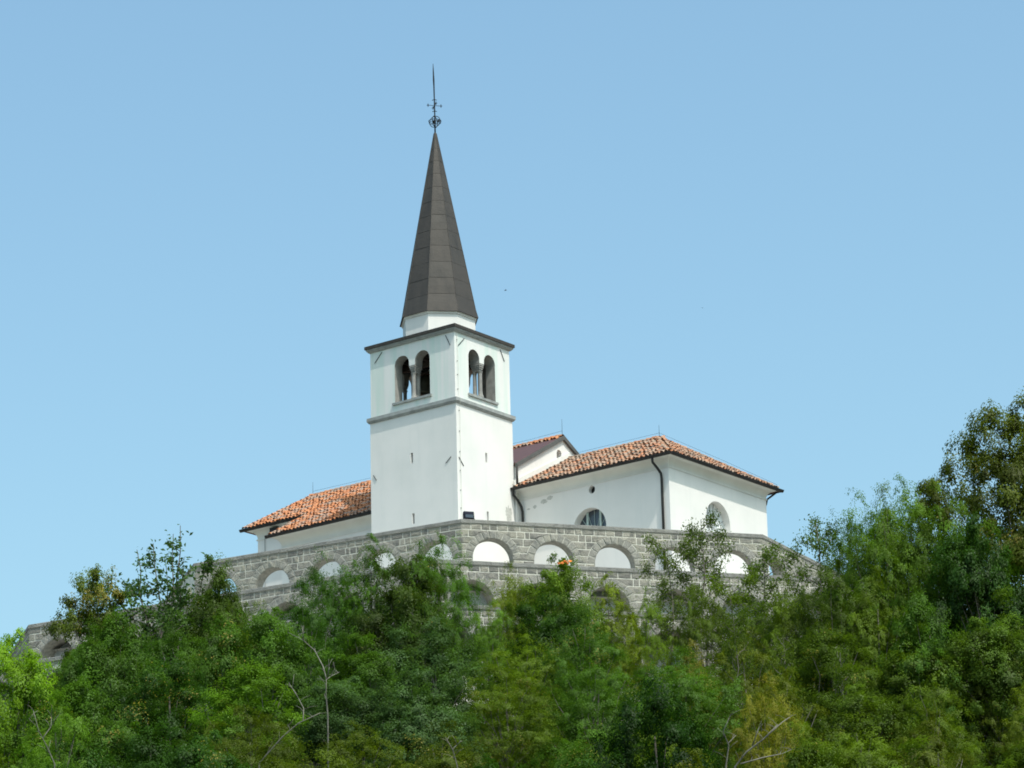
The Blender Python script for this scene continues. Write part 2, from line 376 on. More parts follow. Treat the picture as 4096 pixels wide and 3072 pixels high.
def terrace_wall(name, label, a, h, n_arch, crown, z_low, facets, floor_z, open_arch, depth, core_back, stone_rows, prefer):
    root = tag(empty(name, (OX, OY, floor_z)), label, 'wall')
    P8 = oct_pts(a); RIN, ROUT = .96, 1.33
    zc = h - crown - RIN
    pieces = []      # (priority, verts, faces)
    cop_t = .17
    for k in range(8):
        p, q = P8[k], P8[(k + 1) % 8]; L = (q - p).length; e = (q - p) / L
        nv = Vector((e.y, -e.x, 0))                                   # outward
        def P(u_, v_, d_, p=p, e=e, nv=nv):
            v = p + e * u_ - nv * d_; return (v.x, v.y, v_)
        detailed = k in facets
        sp = L / n_arch; cs = [sp * (i + .5) for i in range(n_arch)]
        # core of the wall with the arch openings
        core = MB(); holes = []
        tn = math.tan(math.pi / 8) * .02
        sill = zc - 1.15
        for c in cs:
            r_ = RIN + .03
            holes.append([(c - r_, sill), (c + r_, sill)] + arc(c, zc, r_, 0, math.pi, 18))
        core.slab([(.02, floor_z), (L - .02, floor_z), (L - .02, h - cop_t), (.02, h - cop_t)], holes, lambda u_, v_, d_: P(u_, v_, d_ + .003), core_back)
        core.build('wall_core', M['mortar'], root)
        # coping stones
        nc = max(4, round(L / 2.4)); x = 0.0
        ext = math.tan(math.pi / 8) * .055
        for i in range(nc):
            x0 = L * i / nc + (.006 if i else -ext); x1 = L * (i + 1) / nc - (.006 if i < nc - 1 else -ext)
            cm = MB(); dz = rng.uniform(-.004, .004)
            i0 = 0 if i else (ext + math.tan(math.pi / 8) * .5); i1 = 0 if i < nc - 1 else (ext + math.tan(math.pi / 8) * .5)
            cm.add([P(x0, h - cop_t, -.055), P(x1, h - cop_t, -.055), P(x1 - i1, h - cop_t, .5), P(x0 + i0, h - cop_t, .5),
                    P(x0, h - .02 + dz, -.055), P(x1, h - .02 + dz, -.055), P(x1 - i1, h + dz, .5), P(x0 + i0, h + dz, .5),
                    P(x0, h + dz, -.035), P(x1, h + dz, -.035)],
                   [(3, 2, 1, 0), (0, 1, 5, 4), (4, 5, 9, 8), (8, 9, 6, 7), (2, 3, 7, 6), (1, 2, 6, 9, 5), (3, 0, 4, 8, 7)])
            cm.build('coping_stone', M['coping'], root)
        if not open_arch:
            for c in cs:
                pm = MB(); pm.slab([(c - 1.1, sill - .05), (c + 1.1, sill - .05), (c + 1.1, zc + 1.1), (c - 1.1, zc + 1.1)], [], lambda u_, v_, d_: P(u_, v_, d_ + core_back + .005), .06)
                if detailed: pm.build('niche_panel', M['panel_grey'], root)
        if not detailed: continue
        # voussoirs
        key_w, key_top = .20, h - cop_t - .30
        for c in cs:
            nvs = 11; da = math.pi / nvs
            for i in range(nvs):
                a0 = da * i + .008; a1 = da * (i + 1) - .008
                ro = ROUT + (0 if i == 5 else rng.uniform(-.02, .02))
                if i == 5:
                    hw = math.sin(da / 2) * RIN
                    poly = arc(c, zc, RIN, a0, a1, 3) + [(c - key_w + .012, key_top - .012), (c + key_w - .012, key_top - .012)]
                    poly = [(c + RIN * math.cos(a0), zc + RIN * math.sin(a0)), (c + key_w - .012, key_top - .012), (c - key_w + .012, key_top - .012),
                            (c + RIN * math.cos(a1), zc + RIN * math.sin(a1)), (c, zc + RIN)]
                else:
                    poly = arc(c, zc, ro, a0, a1, 3) + arc(c, zc, RIN, a1, a0, 3)
                vm = MB(); pr = rng.uniform(.025, .04) + (.02 if i == 5 else 0)
                vs, fs = stone_piece(poly, P, pr, .004, back=-.03)
                vm.add(vs, fs)
                # intrados: soffit strip running into the wall
                ip = arc(c, zc, RIN - .001, a0 - .008, a1 + .008, 3)
                vm.add([P(x_, z_, -.005) for x_, z_ in ip] + [P(x_, z_, depth) for x_, z_ in ip], [(j, j + 1, j + 5, j + 4) for j in range(3)])
                me = vm.mesh('voussoir', M['stone_smooth'], fix=False)
                me.materials.append(M['reveal'])
                for f in me.polygons[-3:]: f.material_index = 1
                link('voussoir', me, root)
            # jamb reveals below the springing
            jm = MB()
            for sx in (-1, 1):
                jm.add([P(c + sx * (RIN), sill, 0), P(c + sx * RIN, zc, 0), P(c + sx * RIN, zc, depth), P(c + sx * RIN, sill, depth)], [(0, 1, 2, 3)])
            jm.build('jamb', M['reveal'], root, fix=False)
        # courses of stones
        def half(z):
            best = 0.0
            if z < zc: best = RIN
            elif z < zc + ROUT: best = math.sqrt(max(0, ROUT ** 2 - (z - zc) ** 2))
            if zc + RIN < z < key_top: best = max(best, key_w)
            if z < zc: best = RIN
            return best
        heights = [.29, .33, .35, .33, .36, .33, .35, .36, .34, .36]
        z1 = h - cop_t - .006
        for row in range(stone_rows):
            z0 = z1 - heights[row % 10]
            zs = [z0 + .013, z0 + .013 + (z1 - z0 - .03) * .33, z0 + .013 + (z1 - z0 - .03) * .67, z1 - .017]
            hw = [half(z) for z in zs]
            if max(hw) <= 0: segs = [([0] * 4, [L] * 4)]
            else:
                xs = [0] + cs + [L]; segs = []
                for i in range(len(cs) + 1):
                    lb = [0] * 4 if i == 0 else [cs[i - 1] + v + .006 for v in hw]
                    rb = [L] * 4 if i == len(cs) else [cs[i] - v - .006 for v in hw]
                    segs.append((lb, rb))
            for lb, rb in segs:
                a_, b_ = max(lb), min(rb)
                if b_ - a_ < .05:
                    if min(rb) - min(lb) < .12 and b_ - a_ < .02: continue
                cuts = []; wtot = b_ - a_
                nst = max(1, round((sum(rb) - sum(lb)) / 4 / .47))
                if wtot > 0:
                    base = [rng.uniform(.65, 1.45) for _ in range(nst)]; sm = sum(base); acc = a_
                    for v in base[:-1]:
                        acc += v / sm * wtot; cuts.append(acc)
                edges = [lb] + [[c_] * 4 for c_ in cuts] + [rb]
                for i in range(len(edges) - 1):
                    le = [x_ + (.015 if i else 0) for x_ in edges[i]]; re = [x_ - (.015 if i < len(edges) - 2 else 0) for x_ in edges[i + 1]]
                    if any(r_ - l_ < .03 for l_, r_ in zip(le, re)): continue
                    wd = min(re) - max(le)
                    bot = [(le[0] + (re[0] - le[0]) * t_, zs[0] + rng.uniform(-.006, .006)) for t_ in ((.35, .68) if wd > .3 else (.5,))]
                    top = [(re[3] - (re[3] - le[3]) * t_, zs[3] + rng.uniform(-.006, .006)) for t_ in ((.35, .68) if wd > .3 else (.5,))]
                    poly = [(le[0], zs[0])] + bot + [(re[0], zs[0]), (re[1], zs[1]), (re[2], zs[2]), (re[3], zs[3])] + top + [(le[3], zs[3]), (le[2], zs[2]), (le[1], zs[1])]
                    vs, fs = stone_piece(poly, P, rng.uniform(.008, .03), .016)
                    mx = sum(edges[i][0] + edges[i + 1][0] for _ in (0,)) / 2
                    pieces.append((prefer(k, mx, row, L), vs, fs))
            z1 = z0
    pieces.sort(key=lambda t_: t_[0])
    for _, vs, fs in pieces[:300]:
        sm = MB(); sm.add(vs, fs); link('stone', sm.mesh('stone', M['stone'], fix=False), root)
    if len(pieces) > 300:
        sm = MB()
        for _, vs, fs in pieces[300:]: sm.add(vs, fs)
        o = link('stone_courses', sm.mesh('stone_courses', M['stone'], fix=False), root); o['kind'] = 'stuff'
    return root

# facets: 5 = the left long side, 6 = the side facing us, 7 = the right side, 4 = the far left side
def pref_up(k, x, row, L): return row + (0 if k in (5, 6) else (1.5 if k == 7 and x < 6 else 20))
def pref_mid(k, x, row, L):
    d = {5: 0, 6: 0, 7: 6, 4: 6}[k]
    if k == 5: d += 0 if (x < 8 or x > 12) else 2
    return row + d
terrace_wall('upper_terrace_wall', 'topmost grey rock-faced stone arcade with open arches in front of the white church', A1, H1, 5, .845, -13.6, (5, 6, 7), -13.6, True, .58, .56, 8, pref_up)
terrace_wall('middle_terrace_wall', 'grey stone wall with blind arches one terrace below the open arcade', A2, H2, 7, .86, -17.7, (4, 5, 6), -17.7, False, 1.0, .98, 8, pref_mid)
terrace_wall('lower_terrace_wall', 'lowest grey stone wall, mostly hidden behind the thin trees on the right', A3, H3, 9, .70, -22.4, (5, 6), -22.4, False, 1.0, .98, 9, pref_mid)

# ------------------------------------------------------------------ bell tower
LX, LY, ZB = 5.5, 4.47, -11.2
TX, TY = -2.79, 2.25
tower = tag(empty('bell_tower', (TX, TY, ZB)), 'tall white bell tower with twin-arched belfry and dark pointed spire', 'tower')

def slit_hole(c, z0, z1, hw=.075): return [(c - hw, z0), (c + hw, z0), (c + hw, z1), (c - hw, z1)]
# lower shaft: four wall plates round a hollow
mb = MB()
mb.slab([(-LX, ZB), (0, ZB), (0, 0), (-LX, 0)], [slit_hole(-2.85, -2.53, -2.0), slit_hole(-2.81, -5.62, -5.09)], lambda u_, v_, d_: (min(u_, -d_), d_, v_), .5)
mb.build('shaft_wall', M['plaster'], tower)
mb = MB()
mb.slab([(.0, ZB), (LY, ZB), (LY, 0), (.0, 0)], [slit_hole(2.31, -2.57, -2.07), slit_hole(2.33, -5.62, -5.06)], lambda u_, v_, d_: (-d_, max(u_, d_), v_), .5)
mb.build('shaft_wall', M['plaster'], tower)
mb = MB(); mb.box((-LX, LY - .5, ZB), (-.5, LY, 0)); mb.build('shaft_wall', M['plaster'], tower)
mb = MB(); mb.box((-LX, .5, ZB), (-LX + .5, LY - .5, 0)); mb.build('shaft_wall', M['plaster'], tower)
for (c, z0, z1) in ((-2.85, -2.53, -2.0), (-2.81, -5.62, -5.09)):
    mb = MB(); mb.box((c - .12, .30, z0 - .1), (c + .12, .34, z1 + .1)); mb.build('slit_window_pane', M['glass'], tower)
for (c, z0, z1) in ((2.31, -2.57, -2.07), (2.33, -5.62, -5.06)):
    mb = MB(); mb.box((-.34, c - .12, z0 - .1), (-.30, c + .12, z1 + .1)); mb.build('slit_window_pane', M['glass'], tower)
# string course
mb = MB()
def rect_ring(mb, z0, z1, o0, o1, x0, y0, x1, y1):
    v = []
    for z, o in ((z0, o0), (z1, o1)):
        v += [(x0 - o, y0 - o, z), (x1 + o, y0 - o, z), (x1 + o, y1 + o, z), (x0 - o, y1 + o, z)]
    mb.add(v, [(3, 2, 1, 0), (4, 5, 6, 7), (0, 1, 5, 4), (1, 2, 6, 5), (2, 3, 7, 6), (3, 0, 4, 7)])
rect_ring(mb, .003, .10, .05, .12, -LX, 0, 0, LY); rect_ring(mb, .102, .27, .13, .125, -LX, 0, 0, LY); rect_ring(mb, .272, .315, .125, .02, -LX, 0, 0, LY)
mb.build('string_course', M['grey_stone'], tower)

# belfry
UX0, UX1, UY0, UY1, UZ0, UZ1 = -5.47, -.055, .03, 4.42, .315, 3.74
def twin_hole(a0, a1, b0, b1, sill, spring, imp):
    r1, r2 = (a1 - a0) / 2, (b1 - b0) / 2
    return [(a0, sill), (b1, sill)] + arc((b0 + b1) / 2, spring, r2, 0, math.pi, 14) + [(b0, imp), (a1, imp)] + arc((a0 + a1) / 2, spring, r1, 0, math.pi, 14)
def wall_part(name, fn, outer, holes, t, m_):
    mb = MB(); mb.slab(outer, holes, fn, t); o = mb.build(name, m_, tower)
    o.data.materials.append(M['concrete'])
    # opening reveals are bare concrete: faces whose normal lies in the wall plane and that sit inside the outline
    return o
TH = .58
hx = twin_hole(-3.885, -2.955, -2.575, -1.635, .78, 2.68, 2.52)
hy = twin_hole(1.12, 1.995, 2.36, 3.235, .74, 2.67, 2.52)
defs = [((UX0, UX1), lambda u_, v_, d_: (u_, UY0 + d_, v_), [hx]),
        ((UX0, UX1), lambda u_, v_, d_: (u_, UY1 - d_, v_), [hx])]
def reveal_mat(o, inside):
    for f in o.data.polygons:
        if inside(f.center): f.material_index = 1
for rngx, fn, hs in defs:
    o = wall_part('belfry_wall', fn, [(rngx[0], UZ0), (rngx[1], UZ0), (rngx[1], UZ1), (rngx[0], UZ1)], hs, TH, M['plaster_green'])
    for f in o.data.polygons:
        if abs(f.normal.y) < .5 and -3.95 < f.center.x < -1.6 and .7 < f.center.z < 3.3: f.material_index = 1
        if f.normal.y > .5 and UY0 + .3 < f.center.y < 2: f.material_index = 1
        if f.normal.y < -.5 and 2 < f.center.y < UY1 - .3: f.material_index = 1
for sx in (1, 0):
    fn = (lambda u_, v_, d_: (UX1 - d_, u_, v_)) if sx else (lambda u_, v_, d_: (UX0 + d_, u_, v_))
    y0, y1 = UY0 + TH, UY1 - TH
    o = wall_part('belfry_wall', fn, [(y0, UZ0), (y1, UZ0), (y1, UZ1), (y0, UZ1)], [hy], TH, M['plaster_green'])
    for f in o.data.polygons:
        if abs(f.normal.x) < .5 and 1.1 < f.center.y < 3.25 and .7 < f.center.z < 3.3: f.material_index = 1
        if f.normal.x < -.5 and f.center.x > -1.2: f.material_index = 1
        if f.normal.x > .5 and f.center.x < -4.3: f.material_index = 1
# belfry sills, colonettes with stepped imposts
def colonette(cx, cy, along):
    """two slim octagonal shafts under a stepped impost; along: direction through the wall"""
    ax = Vector(along)
    sh = MB()
    for t_ in (-.17, .17):
        c = Vector((cx, cy, 0)) + ax * t_
        sh.lathe((c.x, c.y, .77), [(.165, 0), (.165, .06), (.125, .16), (.105, .3), (.10, 1.1), (.105, 1.25), (.15, 1.36)], 8, math.pi / 8)
    o = sh.build('colonette', M['concrete'], tower)
    im = MB(); sd = Vector((-ax.y, ax.x, 0))
    for i, (hw, hd) in enumerate(((.125, .20), (.14, .235), (.16, .265), (.178, .285))):
        z0 = 2.14 + i * .095
        p = Vector((cx, cy, z0)) - sd * hw - ax * hd
        im.obox(p, sd * 2 * hw, ax * 2 * hd, (0, 0, .08))
        p2 = Vector((cx, cy, z0 + .08)) - sd * (hw - .03) - ax * (hd - .02)
        im.obox(p2, sd * 2 * (hw - .03), ax * 2 * (hd - .02), (0, 0, .015 if i < 3 else .02))
    im.build('impost', M['concrete'], tower)
for y_ in (UY0 + TH / 2, UY1 - TH / 2): colonette(-2.765, y_, (0, 1, 0))
for x_ in (UX1 - TH / 2, UX0 + TH / 2): colonette(x_, 2.178, (1, 0, 0))
for a, b in (((-4.02, UY0 - .09, .66), (-1.53, UY0 + TH, .775)), ((-4.02, UY1 - TH, .66), (-1.53, UY1 + .09, .775)),
             ((UX1 - TH, 1.03, .62), (UX1 + .09, 3.36, .735)), ((UX0 - .09, 1.03, .62), (UX0 + TH, 3.36, .735))):
    mb = MB(); mb.box(a, b); mb.build('belfry_sill', M['grey_stone'], tower)
mb = MB(); mb.box((UX0 + TH, UY0 + TH, .32), (UX1 - TH, UY1 - TH, .5)); mb.build('belfry_floor', M['concrete'], tower)
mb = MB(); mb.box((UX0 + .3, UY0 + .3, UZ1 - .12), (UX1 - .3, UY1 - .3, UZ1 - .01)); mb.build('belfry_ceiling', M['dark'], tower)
# bells hung on a timber frame
fr = MB()
for y_ in (1.3, 3.1): fr.box((-4.6, y_ - .1, 2.75), (-.9, y_ + .1, 2.98))
for x_ in (-4.4, -2.75, -1.15): fr.box((x_ - .1, .75, 2.99), (x_ + .1, 3.7, 3.16))
fr.box((-3.45, 2.75, .5), (-3.27, 2.93, 2.74))
fr.build('bell_frame', M['wood_dark'], tower)
for cx, cy, s in ((-3.6, 2.05, 1.0), (-1.9, 2.2, .85)):
    b = MB(); b.lathe((cx, cy, 2.66 - 1.05 * s), [(.50 * s, 0), (.47 * s, .08 * s), (.37 * s, .3 * s), (.29 * s, .6 * s), (.25 * s, .85 * s), (.12 * s, .98 * s), (.05 * s, 1.03 * s)], 20)
    bo = b.build('bell', M['bronze'], tower, smooth=True)
    y = MB(); y.box((cx - .5 * s, cy - .1, 2.66), (cx + .5 * s, cy + .1, 2.745)); y.build('yoke', M['wood_dark'], bo)
    y = MB(); y.tube([(cx, cy, 2.62 - 1.05 * s), (cx, cy, 2.45 - 1.05 * s)], [.03, .07], 8); y.build('clapper', M['iron'], bo)

# eaves slab and low roof of the tower
mb = MB(); rect_ring(mb, 3.70, 3.79, .06, .14, -LX + .03, .03, -.05, LY - .05); rect_ring(mb, 3.792, 3.87, .15, .16, -LX + .03, .03, -.05, LY - .05)
mb.build('eaves_cornice', M['grey_stone'], tower)
mb = MB(); o_ = .21
x0, x1, y0, y1 = -LX + .03 - o_, -.05 + o_, .03 - o_, LY - .05 + o_
mb.add([(x0, y0, 3.873), (x1, y0, 3.873), (x1, y1, 3.873), (x0, y1, 3.873), (x0, y0, 4.03), (x1, y0, 4.03), (x1, y1, 4.03), (x0, y1, 4.03),
        (TX - 1.6, TY - 1.6, 4.36), (TX + 1.6, TY - 1.6, 4.36), (TX + 1.6, TY + 1.6, 4.36), (TX - 1.6, TY + 1.6, 4.36)],
       [(3, 2, 1, 0), (0, 1, 5, 4), (1, 2, 6, 5), (2, 3, 7, 6), (3, 0, 4, 7), (4, 5, 9, 8), (5, 6, 10, 9), (6, 7, 11, 10), (7, 4, 8, 11), (8, 9, 10, 11)])
mb.build('tower_roof', M['joint'], tower)
# drum
mb = MB(); mb.lathe((TX, TY, 4.1), [(1.90, 0), (1.90, 1.07), (1.95, 1.09), (1.96, 1.17), (2.0, 1.19)], 8, math.pi / 8)
mb.build('drum', M['plaster'], tower)
# spire: underlay + sheets + hip rolls
S0, S1, SR0, SR1 = 5.33, 15.42, 2.0, .075
TIPX, TIPY = TX - .02, TY
def sp_pt(k, t, off=0.0):
    rr = SR0 + (SR1 - SR0) * t + off
    if t < .04: rr += .045 * (1 - t / .04)
    a = math.pi / 8 + k * math.pi / 4
    return Vector((TX + (TIPX - TX) * t + rr * math.cos(a), TY + rr * math.sin(a), S0 + (S1 - S0) * t - (.04 if t == 0 else 0)))
mb = MB(); vs = [sp_pt(k, 0, -.03) for k in range(8)] + [sp_pt(k, 1, -.03) for k in range(8)]
mb.add(vs, [(k, (k + 1) % 8, 8 + (k + 1) % 8, 8 + k) for k in range(8)] + [tuple(reversed(range(8))), tuple(range(8, 16))])
mb.build('spire_core', M['joint'], tower)
rows = [0, .085, .175, .265, .355, .445, .53, .61, .69, .765, .84, .91, 1.0]
for k in range(8):
    fsft = rng.uniform(-.012, .012)
    for i in range(len(rows) - 1):
        t0 = rows[i] + (fsft if i else 0); t1 = rows[i + 1] + (fsft if i < len(rows) - 2 else 0)
        a, b, c, d = sp_pt(k, t0), sp_pt(k + 1, t0), sp_pt(k + 1, t1), sp_pt(k, t1)
        u_ = (b - a).normalized(); nrm = (b - a).cross(d - a).normalized()
        wv = .006; g = .012
        A_, B_, C_, D_ = a + u_ * .012 + nrm * .013, b - u_ * .012 + nrm * .013, c - u_ * .012 + nrm * .004, d + u_ * .012 + nrm * .004
        mid = lambda p, q, j: (p + q) / 2 + nrm * rng.uniform(-.003, .008)
        mAB, mBC, mCD, mDA = mid(A_, B_, 0), mid(B_, C_, 0), mid(C_, D_, 0), mid(D_, A_, 0)
        ce = (A_ + B_ + C_ + D_) / 4 + nrm * rng.uniform(.004, .014)
        ms = MB()
        lipA, lipB, lipM = A_ - nrm * .009, B_ - nrm * .009, mAB - nrm * .011
        ms.add([A_, mAB, B_, mBC, C_, mCD, D_, mDA, ce, lipA, lipM, lipB], [(0, 1, 8, 7), (1, 2, 3, 8), (8, 3, 4, 5), (7, 8, 5, 6), (9, 10, 1, 0), (10, 11, 2, 1)])
        link('metal_sheet', ms.mesh('metal_sheet', M['spire'], smooth=False), tower)
for k in range(8):
    mb = MB(); mb.tube([sp_pt(k, t, .012) for t in (0, .04, .3, .6, 1)], [.022, .022, .02, .018, .014], 6); mb.build('hip_roll', M['spire'], tower)
mb = MB(); mb.lathe((TIPX, TIPY, S1 - .25), [(.14, 0), (.10, .22), (.085, .3), (.05, .36)], 10); mb.build('spire_cap', M['spire'], tower)
# finial: rod, armillary sphere, four crosslets
fin = MB(); fx, fy = TIPX, TIPY
fin.tube([(fx, fy, 15.5), (fx + .003, fy, 16.2), (fx - .01, fy, 17.3), (fx - .02, fy, 18.1), (fx - .03, fy, 18.45), (fx - .045, fy, 19.0), (fx - .05, fy, 19.35)], [.04, .035, .032, .036, .045, .028, .012], 8)
fo = fin.build('finial_rod', M['iron'], tower, smooth=True)
sp = MB(); cz = 16.13; a1_ = Vector((.707, .707, 0)); a2_ = Vector((.707, -.707, 0))
d1 = Vector((math.cos(.25), math.sin(.25), 0)); d2 = Vector((-math.sin(.25), math.cos(.25), 0))
sp.ring((fx, fy, cz), d1, (0, 0, 1), .30, .018); sp.ring((fx, fy, cz), d2, (0, 0, 1), .30, .018)
sp.ring((fx, fy, cz + .03), (1, 0, 0), (0, 1, 0), .32, .018); sp.ring((fx, fy, cz - .06), (1, 0, 0), (0, 1, 0), .30, .014)
sp.obox((fx - .11, fy - .05, cz - .08), (.15, -.03, 0), (.02, .10, 0), (0, 0, .16)); sp.obox((fx + .1, fy + .03, cz - .03), (.13, .0, 0), (0, .08, 0), (0, 0, .09))
sp.build('armillary_sphere', M['iron'], fo)
def crosslet(mb, c, s):
    c = Vector(c)
    mb.tube([c - Vector((0, 0, s)), c + Vector((0, 0, s))], .02, 6)
    for d in (Vector((.78, .62, 0)), Vector((-.62, .78, 0))): mb.tube([c - d * s * .8, c + d * s * .8], .017, 6)
for ang in (R(52), R(142), R(232), R(322)):
    d = Vector((math.cos(ang), math.sin(ang), 0)); mb = MB(); e = Vector((fx - .005, fy, 17.02)) + d * .34
    mb.tube([(fx - .005, fy, 17.02), e], .016, 6); crosslet(mb, e, .085); mb.build('cross_arm', M['iron'], fo)
for z in (17.33, 16.7):
    mb = MB(); mb.tube([(fx - .10, fy - .07, z - .015), (fx - .01, fy, z + .03), (fx + .09, fy + .07, z - .015)], .02, 6); mb.tube([(fx - .08, fy + .08, z), (fx + .06, fy - .08, z)], .017, 6)
    mb.build('collar', M['iron'], fo)
# lightning cable with clips, iron tie bars
cb = MB(); pts = [(-.02, .2, 3.75), (-.02, .21, 3.2), (-.005 + .04, .20, 2.0), (-.0 + .03, .2, .4), (.15, .21, .2), (.06, .22, -.1), (.04, .23, -2.7), (.04, .24, -5), (.04, .25, -8.4)]
cb.tube(pts, .008, 5); co = cb.build('lightning_cable', M['mortar'], tower)
for z in (3.3, 2.2, 1.5, .75, -.35, -1.4, -2.45, -3.4, -4.4, -5.3, -6.2):
    x_ = -.055 if z > .3 else 0
    mb = MB(); mb.box((x_ + .002, .185, z - .02), (x_ + .05, .225, z + .02)); mb.build('clip', M['grey_stone'], co)
for (a, b) in (((-.59, 3.6), (-.30, 3.02)), ((-4.68, 3.6), (-5.16, 3.12)), ((-.36, -2.68), (-.70, -2.95)), ((-5.32, -2.68), (-5.12, -2.98))):
    y_ = UY0 if a[1] > 0 else 0
    mb = MB(); mb.tube([(a[0], y_ - .025, a[1]), (b[0], y_ - .025, b[1])], .017, 6); mb.build('tie_bar', M['iron'], tower)
for (a, b) in (((.80, 3.50), (.30, 3.02)), ((3.67, 3.60), (3.99, 3.05)), ((.12, -2.74), (.48, -3.12))):
    x_ = UX1 if a[1] > 0 else 0
    mb = MB(); mb.tube([(x_ + .025, a[0], a[1]), (x_ + .025, b[0], b[1])], .017, 6); mb.build('tie_bar', M['iron'], tower)
# patch of bare render near the foot of the right face
def blob_patch(P, cx, cz, rx, rz, seed, parent, m_=None):
    rg = random.Random(seed); n = 26; mb = MB()
    poly = []
    for i in range(n):
        a = 2 * math.pi * i / n; k = .8 + rg.uniform(-.18, .25); poly.append((cx + rx * k * math.cos(a), cz + rz * k * math.sin(a)))
    mb.slab(poly, [], P, .004); mb.build('bare_render_patch', m_ or M['patch'], parent)
blob_patch(lambda u_, v_, d_: (.005 - d_, u_, v_), 4.02, -4.85, .30, .48, 3, tower)

# ------------------------------------------------------------------ tiles
def tile_mesh(m_):
    mb = MB(); n = 5; L_ = .44; vs = []
    for j, (yy, rr, lift) in enumerate(((0, .112, .034), (L_ * .5, .104, .016), (L_, .090, .0))):
        for i in range(n + 1):
            a = math.pi * i / n; vs.append((rr * math.cos(a), yy, rr * .85 * math.sin(a) + lift - .012))
    fs = []
    for j in range(2):
        for i in range(n): fs.append((j * (n + 1) + i, j * (n + 1) + i + 1, (j + 1) * (n + 1) + i + 1, (j + 1) * (n + 1) + i))
    # thickness at the visible lower end
    b = len(vs)
    for i in range(n + 1):
        a = math.pi * i / n; vs.append((.092 * math.cos(a), .0, .092 * .85 * math.sin(a) + .022))
    for i in range(n): fs.append((i + 1, i, b + i, b + i + 1))
    mb.add(vs, fs); return mb.mesh('tile', m_, smooth=False)
TILE = {'tile_bright': tile_mesh(M['tile_bright']), 'tile_old': tile_mesh(M['tile_old'])}

def lay_tiles(parent, key, slopes, limit=300, name='tile'):
    """slopes: (origin, across, upslope, ncols, nrows, keep(u, s)); rows nearest the eaves become parts, the rest one mesh"""
    me = TILE[key]; todo = []
    for si, (o, ac, us, width, length, keep) in enumerate(slopes):
        o = Vector(o); ac = Vector(ac).normalized(); us = Vector(us).normalized(); nm = ac.cross(us).normalized()
        pitch_, expo = .235, .335
        nc = int(width / pitch_); nrw = int(length / expo)
        for rw in range(nrw + 1):
            for c_ in range(nc):
                u_ = (c_ + .5) * pitch_; s_ = rw * expo
                if not keep(u_, s_): continue
                p = o + ac * (u_ + rng.uniform(-.022, .022)) + us * (s_ + rng.uniform(-.06, .06)) + nm * rng.uniform(-.01, .022)
                a = rng.uniform(-.09, .09); x_ = ac * math.cos(a) + us * math.sin(a); y_ = us * math.cos(a) - ac * math.sin(a)
                mm = Matrix((x_, y_, nm)).transposed().to_4x4(); mm.translation = p
                todo.append((si * 100 + rw, mm))
    todo.sort(key=lambda t_: t_[0])
    pl = parent.location
    for _, mm in todo[:limit]:
        t_ = bpy.data.objects.new(name, me); C.objects.link(t_); t_.parent = parent
        m2 = mm.copy(); m2.translation = mm.translation - pl; t_.matrix_basis = m2
    rest = todo[limit:]
    if rest:
        n = len(me.vertices); co = np.empty(n * 3); me.vertices.foreach_get('co', co); co = co.reshape(-1, 3)
        fs = [tuple(p.vertices) for p in me.polygons]; mb = MB()
        for _, mm in rest:
            q = np.array(mm.to_3x3()); v = co @ q.T + np.array(mm.translation); mb.add(v.tolist(), fs)
        ob = link('tile_field', mb.mesh('tile_field', me.materials[0]), parent); ob['kind'] = 'stuff'

def ridge_tiles(parent, key, a, b, name='ridge_tile', rad=.15):
    a = Vector(a); b = Vector(b); L_ = (b - a).length; d = (b - a) / L_; n = max(1, int(L_ / .36)); sd = d.cross(Vector((0, 0, 1))).normalized(); nm = sd.cross(d)
    for i in range(n):
        mb = MB(); vs = []; jit = rng.uniform(-.02, .02)
        for j, (t_, rr, lf) in enumerate(((0, rad, .03), (L_ / n * 1.12, rad * .86, .0))):
            for k in range(6):
                ang = math.pi * k / 5; p = a + d * (L_ * i / n + t_) + sd * (rr * math.cos(ang) + jit) + nm * (rr * .8 * math.sin(ang) + lf)
                vs.append(p)
        mb.add(vs, [(k, k + 1, 7 + k, 6 + k) for k in range(5)]); link(name, mb.mesh(name, M[key]), parent)

def gutter(parent, a, b, out, r_=.085, name='gutter'):
    a = Vector(a); b = Vector(b); out = Vector(out); mb = MB(); vs = []; n = 6
    for p in (a, b):
        for k in range(n + 1):
            ang = math.pi + math.pi * k / n; vs.append(p + out * (r_ * math.cos(ang)) + Vector((0, 0, r_ * 1.15 * math.sin(ang))))
    mb.add(vs, [(k, k + 1, n + 2 + k, n + 1 + k) for k in range(n)] + [tuple(range(n + 1)), tuple(range(n + 1, 2 * n + 2))])
    # fascia board behind and rolled front bead
    d = (b - a); mb.tube([a + out * r_, b + out * r_], .016, 6)
    return mb.build(name, M['dark_metal'], parent)

def cove(parent, corners, z_top, proj_, drop, closed=False, name='cove'):
    """hollow plaster cornice along a path of (point, outward mitre) pairs"""
    n = 7; mb = MB(); vs = []
    prof = []
    for k in range(n + 1):
        a = math.pi / 2 * k / n; prof.append((proj_ * (1 - math.cos(a)) , -drop + drop * math.sin(a)))
    prof = [(.02, -drop - .07), (.045, -drop - .06), (.045, -drop - .005), (.012, -drop)] + prof + [(proj_ + .0, .03)]
    m_ = len(prof)
    for p, o in corners:
        p = Vector(p); o = Vector(o)
        for (pr, dz) in prof: vs.append((p.x + o.x * pr, p.y + o.y * pr, z_top + dz))
    fs = []
    for i in range(len(corners) - 1):
        for k in range(m_ - 1): fs.append((i * m_ + k, i * m_ + k + 1, (i + 1) * m_ + k + 1, (i + 1) * m_ + k))
    fs.append(tuple(range(m_))); e = (len(corners) - 1) * m_; fs.append(tuple(reversed(range(e, e + m_))))
    mb.add(vs, fs); return mb.build(name, M['cove'], parent, fix=True)

